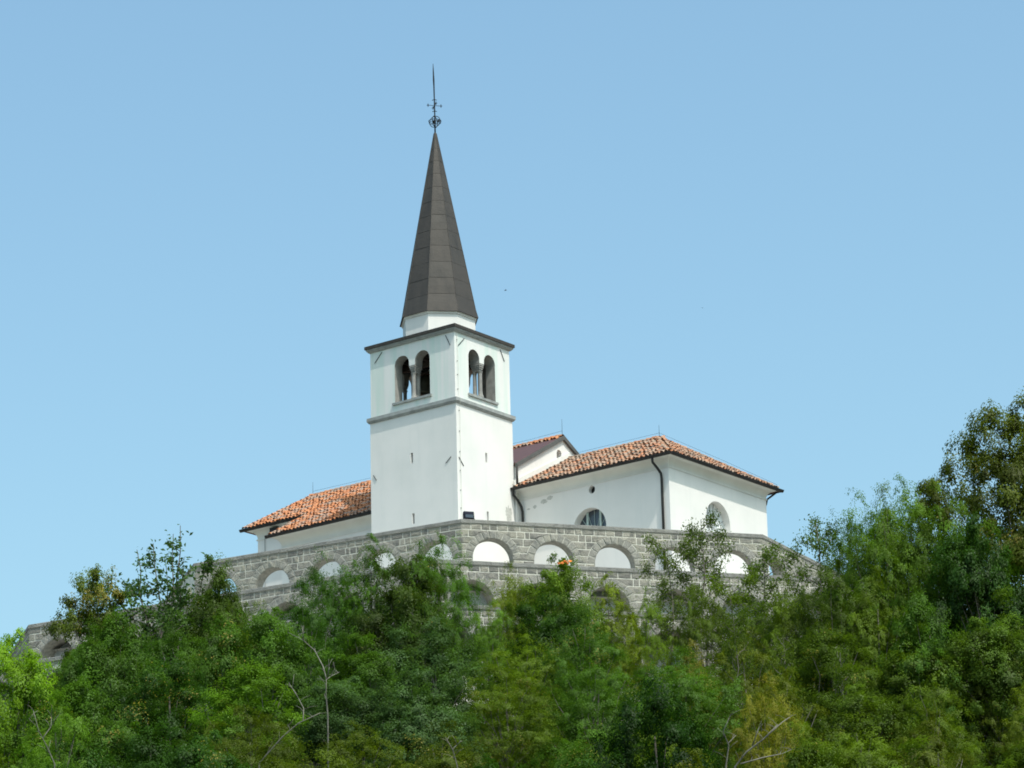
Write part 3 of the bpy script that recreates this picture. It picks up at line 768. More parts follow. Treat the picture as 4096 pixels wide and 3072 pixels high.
# ------------------------------------------------------------------ nave with side aisle
NV = tag(empty('church_nave', (-8, 8.4, ZB)), 'white church nave behind the tower under bright orange clay tiles', 'church')
RY, RZ, SL = 8.467, .05, .57
def nz(y): return RZ - SL * abs(RY - y)
NX0, NX1, NY0, NY1 = -17.15, .1, 4.56, 12.37
# gable wall facing the chancel
mb = MB()
gw = arc(8.16, -.90, .205, 0, math.pi, 8)
hole = [(7.955, -1.17), (8.365, -1.17)] + gw
mb.slab([(NY0, ZB), (NY1, ZB), (NY1, nz(NY1) - .12), (RY, RZ - .14), (NY0, nz(NY0) - .12)], [hole], lambda u_, v_, d_: (NX1 - d_, u_, v_), .4)
mb.build('gable_wall', M['plaster'], NV)
mb = MB(); mb.box((NX1 - .36, 7.9, -1.25), (NX1 - .32, 8.42, -.6)); mb.build('gable_window_pane', M['glass'], NV)
mb = MB(); mb.box((NX1 - .28, 7.96, -1.168), (NX1 - .2, 8.14, -.98)); mb.build('window_bars', flat_mat('red_shutter', (.30, .06, .05), .7), NV)
mb = MB(); mb.box((NX0, NY0, ZB), (NX1 - .42, NY0 + .4, nz(NY0) - .15)); mb.build('side_wall', M['plaster_church'], NV)
mb = MB(); mb.box((NX0, NY1 - .4, ZB), (NX1 - .42, NY1, nz(NY1) - .15)); mb.build('side_wall', M['plaster_church'], NV)
mb = MB(); mb.box((NX0, NY0 + .42, ZB), (NX0 + .4, NY1 - .42, nz(NY0) - .16)); mb.build('end_wall', M['plaster_church'], NV)
# roof planes
EY, AY = 4.15, 1.2
mb = MB()
mb.add([(-17.85, EY, nz(EY)), (-13.35, EY, nz(EY)), (-13.35, AY, nz(AY)), (-5.52, AY, nz(AY)), (-5.52, 4.53, nz(4.53)), (.16, 4.53, nz(4.53)), (.16, RY, RZ), (-16.8, RY, RZ),
        (.16, 12.78, nz(12.78)), (-17.85, 12.78, nz(12.78))],
       [(0, 1, 4, 5, 6, 7), (1, 2, 3, 4), (7, 6, 8, 9), (7, 9, 0)])
v0 = list(mb.v); f0 = list(mb.f); mb.add([(x, y, z - .10) for x, y, z in v0], [tuple(reversed(f)) for f in f0])
mb.build('roof', M['tile_base'], NV, fix=False)
cosl = 1 / math.sqrt(1 + SL * SL); US = (0, cosl, SL * cosl)
def s_of(y, y0): return (y - y0) / cosl
def keep_aisle(u_, s_):
    return True
def keep_nave(u_, s_):
    x = -17.85 + u_; y = EY + s_ * cosl
    lim = -17.85 + (y - EY) / (RY - EY) * 1.05
    if x < lim: return False
    if x > -5.5 and y < 4.7: return False
    if x > -3.2 and y < RY - .42: return False
    return y < RY - .05
nvl = [((-13.35, AY - .03, nz(AY - .03) + .02), (1, 0, 0), US, 7.83, s_of(EY - .12, AY), keep_aisle),
       ((-17.85, EY - .05, nz(EY - .05) + .02), (1, 0, 0), US, 17.95, s_of(RY, EY), keep_nave)]
lay_tiles(NV, 'tile_bright', nvl)
ridge_tiles(NV, 'tile_bright', (-16.85, RY, RZ + .03), (.12, RY, RZ + .03))
ridge_tiles(NV, 'tile_bright', (-17.8, EY, nz(EY) + .04), (-16.85, RY, RZ + .03), 'hip_tile', .11)
ridge_tiles(NV, 'tile_bright', (-17.8, 12.7, nz(12.7) + .04), (-16.85, RY, RZ + .03), 'hip_tile', .11)
# brown sheet covering near the gable, verge boards
mb = MB(); mb.obox((-3.2, 4.56, nz(4.56) + .02), (3.33, 0, 0), (0, RY - .4 - 4.56, nz(RY - .4) - nz(4.56)), (0, 0, .05)); mb.build('brown_metal_sheet', M['brown_sheet'], NV)
mb = MB(); dy = RY - 4.45
mb.obox((.11, 4.45, nz(4.45) - .17), (.13, 0, 0), (0, dy, SL * dy), (0, 0, .22)); mb.obox((.11, RY + .002, RZ - .17), (.13, 0, 0), (0, dy, -SL * dy), (0, 0, .22))
mb.build('verge_board', M['verge'], NV)
gutter(NV, (-17.95, EY - .07, nz(EY) - .03), (-13.5, EY - .07, nz(EY) - .03), (0, -1, 0), .11)
gutter(NV, (-13.5, AY - .08, nz(AY) - .03), (-5.52, AY - .08, nz(AY) - .03), (0, -1, 0), .11)
# aisle
mb = MB(); mb.box((-12.95, 1.72, ZB), (-5.52, 2.1, nz(1.72) - .13)); mb.build('aisle_wall', M['plaster_church'], NV)
mb = MB(); mb.slab([(2.12, ZB), (4.55, ZB), (4.55, nz(4.55) - .12), (2.12, nz(2.12) - .12)], [], lambda u_, v_, d_: (-12.95 + d_, u_, v_), .3); mb.build('aisle_end_wall', M['plaster_church'], NV)
cove(NV, [((-12.95, 4.5, 0), (-1, 0, 0)), ((-12.95, 1.72, 0), (-1, -1, 0)), ((-5.53, 1.72, 0), (0, -1, 0))], nz(AY) - .08, .44, .55)
cove(NV, [((-17.15, 12.3, 0), (-1.7, 0, 0)), ((-17.15, 4.56, 0), (-1.7, -1, 0)), ((-13.3, 4.56, 0), (0, -1, 0))], nz(EY) - .08, .34, .5)
mb = MB(); mb.box((-16.05, 4.25, -2.98), (-15.55, 4.555, -2.62)); mb.build('rain_hopper', M['dark_metal'], NV)
mb = MB(); mb.tube([(-16.6, 4.50, -2.9), (-16.6, 4.50, -9)], .02, 6); mb.build('lightning_cable', M['grey_stone'], NV)
# lightning rods and ridge wire
def rod(parent, x, y, z, h_=.65): 
    mb = MB(); mb.tube([(x, y, z), (x, y, z + h_)], [.012, .006], 5); mb.build('lightning_rod', M['iron'], parent)
rod(NV, -16.7, RY, RZ + .12, .7); rod(NV, .1, RY, RZ + .1, .85)
mb = MB(); mb.tube([(-16.7, RY, RZ + .3), (-11, RY, RZ + .27), (-5.6, RY, RZ + .3), (-2, RY, RZ + .27), (.1, RY, RZ + .32)], .006, 5); mb.build('ridge_wire', M['iron'], NV)
# downpipe at the nave corner
mb = MB(); mb.tube([(.2, 4.50, nz(4.5) - .05), (.2, 4.50, -3.5)], .055, 8); mb.build('downpipe', M['dark_metal'], NV, smooth=True)

# ------------------------------------------------------------------ chancel
CH = tag(empty('church_chancel', (5, 9, ZB)), 'low white chancel with weathered hipped tile roof and half-round windows', 'church')
CX1, CY0, CY1 = 9.163, 4.805, 13.18
EZ = -3.47; CO = .47
RX, RYC, RZC = 5.75, 8.99, -1.05
SLC = (RZC - EZ) / (RYC - (CY0 - CO)); SLX = (RZC - EZ) / (CX1 + CO - RX)
def lun_hole(c, cz, r_, sill): return [(c - r_, sill), (c + r_, sill)] + arc(c, cz, r_, 0, math.pi, 22)
oc_c = arc(4.545, -4.30, .2, 0, 2 * math.pi * 15 / 16, 15)
mb = MB()
mb.slab([(NX1 + .01, ZB), (CX1, ZB), (CX1, EZ - .2), (NX1 + .01, EZ - .2)], [lun_hole(4.345, -6.19, 1.0, -6.9), oc_c], lambda u_, v_, d_: (u_, CY0 + d_, v_), .58)
mb.v = [(min(x, CX1 - .58) if y > CY0 + .5 and x > 8 else x, y, z) for x, y, z in mb.v]
mb.build('side_wall', M['plaster_church'], CH)
mb = MB()
mb.slab([(CY0 + .003, ZB), (CY1, ZB), (CY1, EZ - .2), (CY0 + .003, EZ - .2)], [lun_hole(8.85, -6.0, 1.03, -7.1)], lambda u_, v_, d_: (CX1 - d_, u_, v_), .56)
mb.v = [(x, max(y, CY0 + .6) if x < CX1 - .5 and y < 6 else y, z) for x, y, z in mb.v]
mb.build('end_wall', M['plaster'], CH)
mb = MB(); mb.box((NX1 + .02, CY1 - .5, ZB), (CX1 - .58, CY1 - .002, EZ - .2)); mb.build('side_wall', M['plaster_church'], CH)
# half-round window, left side
wn = MB(); gy = CY0 + .46
wn.slab([(3.3, -7.0), (5.4, -7.0), (5.4, -5.1), (3.3, -5.1)], [], lambda u_, v_, d_: (u_, gy + d_, v_), .03)
gl = wn.build('lunette_window', M['glass'], CH)
mb = MB()
for x_ in (3.93, 4.72): mb.box((x_ - .055, gy - .07, -6.95), (x_ + .055, gy - .002, -5.2))
mb.build('mullion', M['frame_paint'], gl)
mb = MB()
for k in range(9):
    a = math.pi * (k + .5) / 9; mb.tube([(4.345, gy - .03, -6.6), (4.345 + 1.3 * math.cos(a), gy - .03, -6.6 + 1.5 * math.sin(a))], .012, 5)
mb.build('glazing_bars', M['frame_paint'], gl)
mb = MB(); mb.slab(arc(4.545, -4.30, .26, 0, 2 * math.pi * 15 / 16, 15), [], lambda u_, v_, d_: (u_, CY0 + .24 + d_, v_), .02)
mb.build('oculus_pane', M['dark'], CH)
# half-round window in the end wall: white leaf with radiating ribs
gx = CX1 - .40
mb = MB(); mb.slab([(7.7, -7.2), (10.0, -7.2), (10.0, -4.9), (7.7, -4.9)], [], lambda u_, v_, d_: (gx - d_, u_, v_), .03)
g2 = mb.build('fanlight_window', M['white_paint'], CH)
mb = MB()
for k in range(11):
    a = math.pi * (k + .5) / 11; mb.tube([(gx + .03, 8.72 + .1 * math.cos(a), -6.28 + .1 * math.sin(a)), (gx + .03, 8.72 + 1.25 * math.cos(a), -6.28 + 1.4 * math.sin(a))], .016, 5)
mb.ring((gx + .03, 8.72, -6.28), (0, 1, 0), (0, 0, 1), .12, .02); mb.build('fan_ribs', M['grey_stone'], g2)
# cornice cove
cove(CH, [((NX1 + .02, CY0, 0), (0, -1, 0)), ((CX1, CY0, 0), (1, -1, 0)), ((CX1, CY1, 0), (1, 1, 0)), ((NX1 + .02, CY1, 0), (0, 1, 0))], EZ - .09, .40, .42)
# roof
mb = MB(); ex, ey0, ey1 = CX1 + CO, CY0 - CO, CY1 + CO
ry2 = 2 * RYC - ey0
mb.add([(.13, ey0, EZ), (ex, ey0, EZ), (ex, ey1, EZ), (.13, ey1, EZ), (RX, RYC, RZC), (.13, RYC, RZC)], [(0, 1, 4, 5), (1, 2, 4), (2, 3, 5, 4)])
v0 = list(mb.v); f0 = list(mb.f); mb.add([(x, y, z - .10) for x, y, z in v0], [tuple(reversed(f)) for f in f0] + [])
mb.add([(.13, ey0, EZ), (ex, ey0, EZ), (ex, ey1, EZ), (.13, ey0, EZ - .1), (ex, ey0, EZ - .1), (ex, ey1, EZ - .1)], [(3, 4, 1, 0), (4, 5, 2, 1)])
mb.build('roof', M['tile_base'], CH, fix=False)
c1 = 1 / math.sqrt(1 + SLC * SLC); c2 = 1 / math.sqrt(1 + SLX * SLX)
def keep_l(u_, s_):
    x = .13 + u_; y = ey0 + s_ * c1; return x < ex - (y - ey0) / (RYC - ey0) * (ex - RX) - .02 and y < RYC - .05
def keep_r(u_, s_):
    y = ey0 + u_; x = ex - s_ * c2; fr_ = (ex - x) / (ex - RX)
    return ey0 + fr_ * (RYC - ey0) < y < ey1 - fr_ * (ey1 - RYC) and fr_ < .97
lay_tiles(CH, 'tile_old', [((.13, ey0 - .05, EZ - .0), (1, 0, 0), (0, c1, SLC * c1), ex - .13, (RYC - ey0) / c1, keep_l),
                           ((ex + .05, ey0, EZ - .0), (0, 1, 0), (-c2, 0, SLX * c2), ey1 - ey0, (ex - RX) / c2, keep_r)])
ridge_tiles(CH, 'tile_old', (.15, RYC, RZC + .03), (RX, RYC, RZC + .03))
ridge_tiles(CH, 'tile_old', (ex, ey0, EZ + .04), (RX, RYC, RZC + .04), 'hip_tile', .12)
ridge_tiles(CH, 'tile_old', (ex, ey1, EZ + .04), (RX, RYC, RZC + .04), 'hip_tile', .12)
# plaster fillet where the roof meets the gable
mb = MB(); dy = RYC - ey0
mb.obox((.105, ey0, EZ + .03), (.05, 0, 0), (0, dy, RZC - EZ), (0, 0, .36)); mb.build('flashing', M['cove'], CH)
gutter(CH, (.02, ey0 - .09, EZ - .03), (ex + .09, ey0 - .09, EZ - .03), (0, -1, 0), .10)
gutter(CH, (ex + .09, ey0 - .12, EZ - .033), (ex + .09, ey1 + .2, EZ - .033), (1, 0, 0), .10)
gutter(CH, (ex + .09, ey1 + .09, EZ - .036), (.2, ey1 + .09, EZ - .036), (0, 1, 0), .10)
def pipe(pts, r_=.065):
    mb = MB(); mb.tube(pts, r_, 10); mb.build('downpipe', M['dark_metal'], CH, smooth=True)
pipe([(8.62, ey0 - .09, EZ - .08), (8.63, ey0 - .08, EZ - .35), (8.72, CY0 - .28, EZ - .62), (8.79, CY0 - .12, EZ - .85), (8.8, CY0 - .09, EZ - 1.1), (8.8, CY0 - .09, ZB)])
pipe([(.12, ey0 - .09, EZ - .08), (.13, ey0 - .08, EZ - .4), (.2, CY0 - .30, EZ - .62), (.29, CY0 - .14, EZ - .95), (.32, CY0 - .1, EZ - 1.2), (.32, CY0 - .1, ZB)])
pipe([(ex - .1, ey1 + .04, EZ - .08), (ex - .28, ey1 - .15, EZ - .28), (CX1 + .0, CY1 + .1, EZ - .5), (CX1 - .06, CY1 + .08, EZ - .75), (CX1 - .45, CY1 + .08, EZ - 1.2), (CX1 - .45, CY1 + .08, ZB)], .05)
rod(CH, RX, RYC, RZC + .12, .6)
mb = MB(); mb.tube([(.2, RYC, RZC + .27), (RX, RYC, RZC + .3), (RX + 2, RYC + 2.3, RZC - .95), (ex, ey1 - .1, EZ + .22)], .006, 5); mb.build('ridge_wire', M['iron'], CH)
for i, (x_, z_, a, b) in enumerate(((.62, -4.42, .12, .05), (1.02, -4.37, .14, .10), (1.6, -4.2, .22, .14), (1.95, -4.08, .20, .13))):
    blob_patch(lambda u_, v_, d_: (u_, CY0 - .006 + d_, v_), x_, z_ - .15, a, b, 20 + i, CH)

# ------------------------------------------------------------------ floodlight on the arcade coping
p8 = oct_pts(A1); p6, p7 = p8[6], p8[7]; e6 = (p7 - p6).normalized(); n6 = Vector((e6.y, -e6.x, 0))
fl = tag(empty('floodlight', p6 + e6 * .39 + Vector((0, 0, H1 + .02)) - n6 * .12), 'small dark box floodlight standing on the arcade corner before the tower', 'floodlight')
b0 = fl.location.copy()
mb = MB(); prof = []
for k in range(9): 
    a = math.pi / 2 * k / 8; prof.append((.14 * math.cos(a) - .02, .24 + .16 * math.sin(a)))
prof = [(.10, .05), (.12, .24)] + prof[1:] + [(-.14, .40), (-.2, .3), (-.2, .05)]
n = len(prof); vs = []
for sx in (-.225, .225): vs += [b0 + e6 * sx + n6 * d + Vector((0, 0, z)) for d, z in prof]
mb.add(vs, [tuple(range(n)), tuple(range(n, 2 * n))] + [(i, (i + 1) % n, n + (i + 1) % n, n + i) for i in range(n)])
mb.build('housing', M['flood'], fl)
mb = MB(); mb.obox(b0 - e6 * .19 + n6 * .122 + Vector((0, 0, .07)), e6 * .38, n6 * .01, (0, 0, .15)); mb.build('lens', M['glass'], fl)
mb = MB()
for sx in (-.245, .23): mb.obox(b0 + e6 * sx - n6 * .12, e6 * .015, n6 * .2, (0, 0, .2))
mb.obox(b0 - e6 * .27 - n6 * .14, e6 * .54, n6 * .24, (0, 0, .03)); mb.build('bracket', M['iron'], fl)
#TREES
# ------------------------------------------------------------------ trees
def leaf_mesh(name, cen, nrm, size, asp, tint, turn):
    """one folded rhombus per leaf"""
    n = len(cen)
    nrm = nrm / (np.linalg.norm(nrm, axis=1, keepdims=True) + 1e-9)
    t_ = np.cross(nrm, nr.normal(size=(n, 3))); t_ /= (np.linalg.norm(t_, axis=1, keepdims=True) + 1e-9)
    b_ = np.cross(nrm, t_)
    s = size[:, None]; a = (size * asp)[:, None]
    v = np.empty((n, 4, 3)); fold = nrm * a * .35
    v[:, 0] = cen - t_ * s * .5; v[:, 1] = cen + b_ * a * .5 + fold; v[:, 2] = cen + t_ * s * .5; v[:, 3] = cen - b_ * a * .5 + fold
    me = bpy.data.meshes.new(name); me.vertices.add(4 * n); me.vertices.foreach_set('co', v.ravel())
    me.loops.add(4 * n); me.loops.foreach_set('vertex_index', np.arange(4 * n, dtype=np.int32))
    me.polygons.add(n); me.polygons.foreach_set('loop_start', np.arange(0, 4 * n, 4, dtype=np.int32))
    me.update(calc_edges=True)
    for nm_, arr in (('tint', tint), ('turn', turn)):
        at = me.attributes.new(nm_, 'FLOAT', 'FACE'); at.data.foreach_set('value', arr.astype(np.float32))
    me.materials.append(M['leaf']); return me

def limb(mb, a, b, r0_, r1_, sag=0.0, wob=.12, n=5, sides=5):
    a = Vector(a); b = Vector(b); L_ = (b - a).length; pts = []; rad = []
    for i in range(n + 1):
        t = i / n; p = a.lerp(b, t); k = math.sin(math.pi * t) * L_ * wob
        p += Vector((rng.uniform(-k, k), rng.uniform(-k, k), rng.uniform(-k, k) * .5 + sag * math.sin(math.pi * t)))
        pts.append(p); rad.append(r0_ + (r1_ - r0_) * t)
    mb.tube(pts, rad, sides, cap=False); return pts

SPEC = {  # H, crown radius, crown base, clumps, leaves per clump, clump radius, flatness, leaf size, aspect, trunk radius
    'broad': (8.0, 2.5, 1.2, 135, 430, .66, .66, .098, .62, .14),
    'oval': (9.0, 2.1, 1.4, 135, 400, .60, .70, .096, .60, .13),
    'locust': (9.0, 2.6, 1.6, 190, 350, .76, .38, .086, .46, .11),
    'willowy': (8.0, 2.3, 1.0, 160, 330, .64, .50, .088, .40, .12),
    'clumpy': (8.0, 2.2, 1.3, 105, 330, .58, .72, .115, .66, .13),
    'big': (15., 4.6, 2.0, 300, 520, .92, .66, .130, .62, .24),
}
def make_tree(kind, seed):
    g = np.random.default_rng(seed); H, RC, zb, K, nl, cr, fl_, ls, asp, tr = SPEC[kind]
    rng.seed(seed)
    zc = (H + zb) / 2; rz = (H - zb) / 2
    # lobed outline
    lob = g.normal(size=(9, 3)); lob /= np.linalg.norm(lob, axis=1, keepdims=True); la = g.uniform(-.30, .42, 9)
    cen = []
    while len(cen) < K:
        d = g.normal(size=3); d /= np.linalg.norm(d)
        k = 1 + sum(a * max(0, float(d @ l)) ** 5 for a, l in zip(la, lob))
        rr = (g.uniform(.12, 1) ** .45) * k
        p = np.array([d[0] * RC * rr, d[1] * RC * rr, zc + d[2] * rz * min(rr, 1.05) * .96])
        # narrower towards the top, with free sprigs
        if p[2] > zc: p[:2] *= 1 - (.15 if kind == 'locust' else .32) * ((p[2] - zc) / rz) ** 2
        cen.append(p)
    cen = np.array(cen)
    top = cen[:, 2].argmax(); cen[top, :2] *= .3; cen[top, 2] = H - .15
    mb = MB(); lean = Vector((g.uniform(-.5, .5), g.uniform(-.5, .5), 0))
    trunk = limb(mb, (0, 0, -.6), Vector((0, 0, H * .82)) + lean * .6, tr, tr * .25, 0, .04, 7, 7)
    for i in g.choice(K, 34, replace=False):
        c = Vector(cen[i]); hz = max(.2, min(.78, (c.z / H) * .62))
        p0 = Vector((0, 0, 0)).lerp(Vector((0, 0, H * .82)) + lean * .6, hz)
        limb(mb, p0, c, tr * .34 * (1 - hz * .6), .012, .15, .06, 4, 5)
    tm = mb.mesh('trunk', M['bark'], smooth=True)
    ctint = g.normal(.5, .2, K)
    C_ = []; Nn = []; T = []; S = []; U = []
    for i in range(K):
        n = int(nl * g.uniform(.55, 1.35)); sc = cr * g.uniform(.7, 1.3)
        if kind in ('locust', 'willowy'):
            # several drooping fronds leaving the twig end
            nf = 5; q = []
            for f in range(nf):
                d = g.normal(size=3); d[2] = d[2] * .35 + .1; d /= np.linalg.norm(d); m_ = n // nf
                t = g.uniform(.05, 1, m_); drop = (-.45 if kind == 'locust' else -.7) * t ** 2 * sc
                pp = cen[i] + d * (t * sc * 1.15)[:, None] + g.uniform(-1, 1, size=(m_, 3)) * sc * .17; pp[:, 2] += drop; q.append(pp)
            q = np.concatenate(q)
        else:
            d = g.normal(size=(n, 3)); d /= np.linalg.norm(d, axis=1, keepdims=True)
            sub = g.normal(size=(5, 3)) * sc * .42; sub[:, 2] *= fl_; rad = sc * g.uniform(.35, .72, 5); w_ = g.integers(0, 5, n)
            q = cen[i] + sub[w_] + d * (g.uniform(0, 1, (n, 1)) ** .42) * rad[w_][:, None] * np.array([1, 1, fl_ * 1.1]) + g.normal(size=(n, 3)) * .035
        out = q - np.array([0, 0, zc]); out /= (np.linalg.norm(out, axis=1, keepdims=True) + 1e-6)
        loc = q - cen[i]; loc /= (np.linalg.norm(loc, axis=1, keepdims=True) + 1e-6)
        nn = g.normal(size=(len(q), 3)) * .22 + loc * .7 + out * .45 + np.array([0, 0, .45])
        C_.append(q); Nn.append(nn); T.append(np.clip(ctint[i] + g.normal(0, .08, len(q)), 0, 1)); S.append(ls * g.uniform(.65, 1.3, len(q)))
        U.append(np.clip(g.uniform(0, 1) * .6 + g.uniform(0, 1, len(q)) * .4, 0, 1))
    cm = leaf_mesh('crown', np.concatenate(C_), np.concatenate(Nn), np.concatenate(S), asp, np.concatenate(T), np.concatenate(U))
    return tm, cm, H, RC

def make_sparse(seed, H=8.0, RC=1.7, bare=.25, nb=16, slender=False, ls=.15):
    """upright open tree: leaves sit along the separate branches and let the sky through"""
    g = np.random.default_rng(seed); rng.seed(seed)
    mb = MB(); top = Vector((g.uniform(-.3, .3), g.uniform(-.3, .3), H - .3))
    trunk = limb(mb, (0, 0, -.6), top, .09 if slender else .12, .015, 0, .035, 8, 7)
    C_ = []; Nn = []; T = []; S = []
    ends = []
    for i in range(nb):
        t = bare + (1 - bare) * (i + .5) / nb * .95; p0 = Vector((0, 0, 0)).lerp(top, t)
        a = i * 2.4 + g.uniform(-.4, .4); L_ = RC * (1.15 - t * .6) * g.uniform(.75, 1.35)
        d = Vector((math.cos(a), math.sin(a), (.55 if slender else 1.1) * g.uniform(.8, 1.3)))
        pts = limb(mb, p0, p0 + d.normalized() * L_ * 1.35, .03, .008, -.05, .06, 5, 5); ends.append(pts)
        for _ in range(3):
            q0 = pts[2 + int(g.integers(0, 3))]; dd = Vector(g.normal(size=3)) * .4 + d * .6
            ends.append(limb(mb, q0, q0 + dd.normalized() * L_ * .55, .013, .006, 0, .06, 4, 4))
    ends.append(trunk[5:])
    for pts in ends:
        pa = np.array([tuple(p) for p in pts]); m_ = 70 if slender else 62
        t = g.uniform(.25, 1, m_) * (len(pa) - 1); i0 = np.minimum(t.astype(int), len(pa) - 2); f = (t - i0)[:, None]
        q = pa[i0] * (1 - f) + pa[i0 + 1] * f + g.normal(size=(m_, 3)) * (.17 if slender else .13); ct = g.normal(.5, .12)
        C_.append(q); Nn.append(g.normal(size=(m_, 3)) + np.array([0, 0, .5])); T.append(np.clip(ct + g.normal(0, .15, m_), 0, 1)); S.append(ls * g.uniform(.6, 1.25, m_))
    q = np.concatenate(C_)
    cm = leaf_mesh('crown', q, np.concatenate(Nn), np.concatenate(S), .5, np.concatenate(T), nr.uniform(0, 1, len(q)))
    return mb.mesh('trunk', M['bark'], smooth=True), cm, H, RC

def make_open(seed, H=8.0, RC=2.2):
    """several slim leaders fanning up from a short trunk, leaves along their twigs"""
    g = np.random.default_rng(seed); rng.seed(seed); mb = MB()
    limb(mb, (0, 0, -.6), (0, 0, H * .3), .13, .10, 0, .03, 4, 7); ends = []
    for i in range(13):
        a = i * 2.4 + g.uniform(-.4, .4); t = ((i + .5) / 13) ** .7; h_ = H * (1.0 - .42 * t ** 1.6) * g.uniform(.93, 1.03)
        e = Vector((math.cos(a) * RC * t, math.sin(a) * RC * t, h_)); p0 = Vector((0, 0, H * (.12 + .018 * i)))
        pts = limb(mb, p0, e, .05, .010, -.1 * t, .03, 8, 5); ends.append(pts[4:])
        for k in range(11):
            q0 = pts[2 + int(g.integers(0, 6))]; d = Vector(g.normal(size=3)) * .55 + Vector((math.cos(a) * .5, math.sin(a) * .5, .7))
            ends.append(limb(mb, q0, q0 + d.normalized() * g.uniform(.5, 1.15), .013, .005, 0, .05, 4, 4))
    C_ = []; T = []; S = []
    for pts in ends:
        pa = np.array([tuple(p) for p in pts]); m_ = 52; t = g.uniform(.1, 1, m_) * (len(pa) - 1); i0 = np.minimum(t.astype(int), len(pa) - 2); f = (t - i0)[:, None]
        C_.append(pa[i0] * (1 - f) + pa[i0 + 1] * f + g.normal(size=(m_, 3)) * .10); T.append(np.clip(g.normal(.5, .15) + g.normal(0, .1, m_), 0, 1)); S.append(.15 * g.uniform(.6, 1.25, m_))
    q = np.concatenate(C_)
    cm = leaf_mesh('crown', q, g.normal(size=q.shape) * .8 + np.array([0, 0, .6]), np.concatenate(S), .5, np.concatenate(T), nr.uniform(0, 1, len(q)))
    return mb.mesh('trunk', M['bark'], smooth=True), cm, H, RC

KIND = {'broad': [make_tree('broad', s) for s in (1, 2, 3, 22)], 'oval': [make_tree('oval', s) for s in (4, 5, 23)],
        'locust': [make_tree('locust', s) for s in (6, 7, 8, 21)], 'willowy': [make_tree('willowy', s) for s in (9, 10)],
        'big': [make_tree('big', 31)], 'clumpy': [make_tree('clumpy', s) for s in (41, 42)],
        'sparse': [make_open(s) for s in (14, 15)], 'slender': [make_sparse(s, 10, 1.35, .42, 18, True, .13) for s in (16, 17, 18)]}
for k_ in KIND:      # measure what was grown: height and spread of the leaves
    for i_, (a_, b_, _h, _r) in enumerate(KIND[k_]):
        co = np.empty(len(b_.vertices) * 3); b_.vertices.foreach_get('co', co); co = co.reshape(-1, 3)
        KIND[k_][i_] = (a_, b_, float(np.percentile(co[:, 2], 99.93)), float(np.percentile(np.hypot(co[:, 0], co[:, 1]), 96)))
rng.seed(77)

def ray(px, py):
    """direction through a point of the photograph (2212 units wide)"""
    k = 4096 / 2212
    return (fw * FPX + rt * (px * k - 2048) - up * (py * k - 1536))
def spot(px, py, rho):
    """where that line of sight stands RHO metres from the hill's middle"""
    d = ray(px, py); d = d / math.hypot(d.x, d.y); lo, hi = 20.0, 165.0
    hi = (Vector((OX, OY, 0)) - CAM).dot(Vector((d.x, d.y, 0)))
    for _ in range(50):
        t = (lo + hi) / 2; p = CAM + d * t
        if oct_rho(p.x, p.y) > rho: lo = t
        else: hi = t
    return CAM + d * lo, lo

count = {}
def plant(px, py, rho, wpx, kind, col, label, name='broadleaf_tree', turn=0.0, group=None, var=None):
    top, d = spot(px, py, rho); gz = ground_z(top.x, top.y); Hh = top.z - gz
    i = count.get(kind, rng.randrange(3)); count[kind] = i + 1
    tm, cm, H0, R0 = KIND[kind][(var if var is not None else i) % len(KIND[kind])]
    rngd = math.hypot(d, top.z - CAM.z); W = wpx * (4096 / 2212) / FPX * rngd
    root = empty(name, (top.x, top.y, gz)); root.rotation_euler = (0, 0, rng.uniform(0, 6.28))
    sz = Hh / H0; sx = W / (2 * R0); sx = min(max(sx, sz * .55), sz * 1.9); root.scale = (sx, sx, sz)
    tag(root, label, 'tree', group)
    a = bpy.data.objects.new('trunk', tm); C.objects.link(a); a.parent = root
    c_ = bpy.data.objects.new('crown', cm); C.objects.link(c_); c_.parent = root
    j = rng.uniform(.9, 1.12); c_.color = (col[0] * j * 1.06, col[1] * j * 1.05, col[2] * j * .8, turn)
    return root

DK = (.036, .090, .014); MD = (.072, .152, .019); BR = (.11, .215, .020); LM = (.19, .34, .02); OL = (.110, .172, .015); BL = (.066, .128, .044); YL = (.175, .235, .02)
OB = (.112, .146, .015)
# trees one can tell apart along the skyline and in front of the walls
plant(38, 1366, 58, 250, 'broad', LM, 'bright lime-green feathery tree at the left edge of the photo', 'locust_tree', var=0)
plant(205, 1226, 40, 190, 'clumpy', (.105, .145, .026), 'tree with yellow-tipped leaves standing before the far left end of the stone wall', turn=.22)
plant(365, 1160, 39, 285, 'sparse', BL, 'open upright grey-green tree left of the topmost arcade, its twigs against the sky', 'open_tree')
plant(478, 1210, 40, 195, 'broad', (.062, .105, .016), 'olive-green tree covering the left end of the upper arcade', turn=.06)
plant(245, 1355, 45, 250, 'broad', DK, 'big dark tree below the yellow-tipped tree at left')
plant(165, 1405, 47, 150, 'broad', MD, 'mid-green tree just right of the lime-green tree at the left edge')
plant(390, 1320, 46, 230, 'willowy', MD, 'mid-green tree right below the open grey-green tree', 'willowy_tree')
plant(550, 1302, 46, 180, 'locust', OL, 'olive tree under the leftmost visible arch of the upper arcade', 'locust_tree')
plant(700, 1190, 41, 175, 'locust', (.060, .145, .018), 'fresh green feathery tree in front of the second visible arch from the left', 'locust_tree')
plant(806, 1156, 40, 170, 'willowy', (.075, .165, .018), 'fresh green tree whose tip reaches the coping left below the tower corner', 'willowy_tree')
plant(905, 1170, 41.5, 190, 'willowy', (.085, .18, .018), 'fresh green tree covering the arch just left of the wall corner', 'willowy_tree')
plant(952, 1156, 41, 160, 'locust', (.08, .18, .018), 'feathery tree with a side branch reaching to the first arch right of the corner', 'locust_tree')
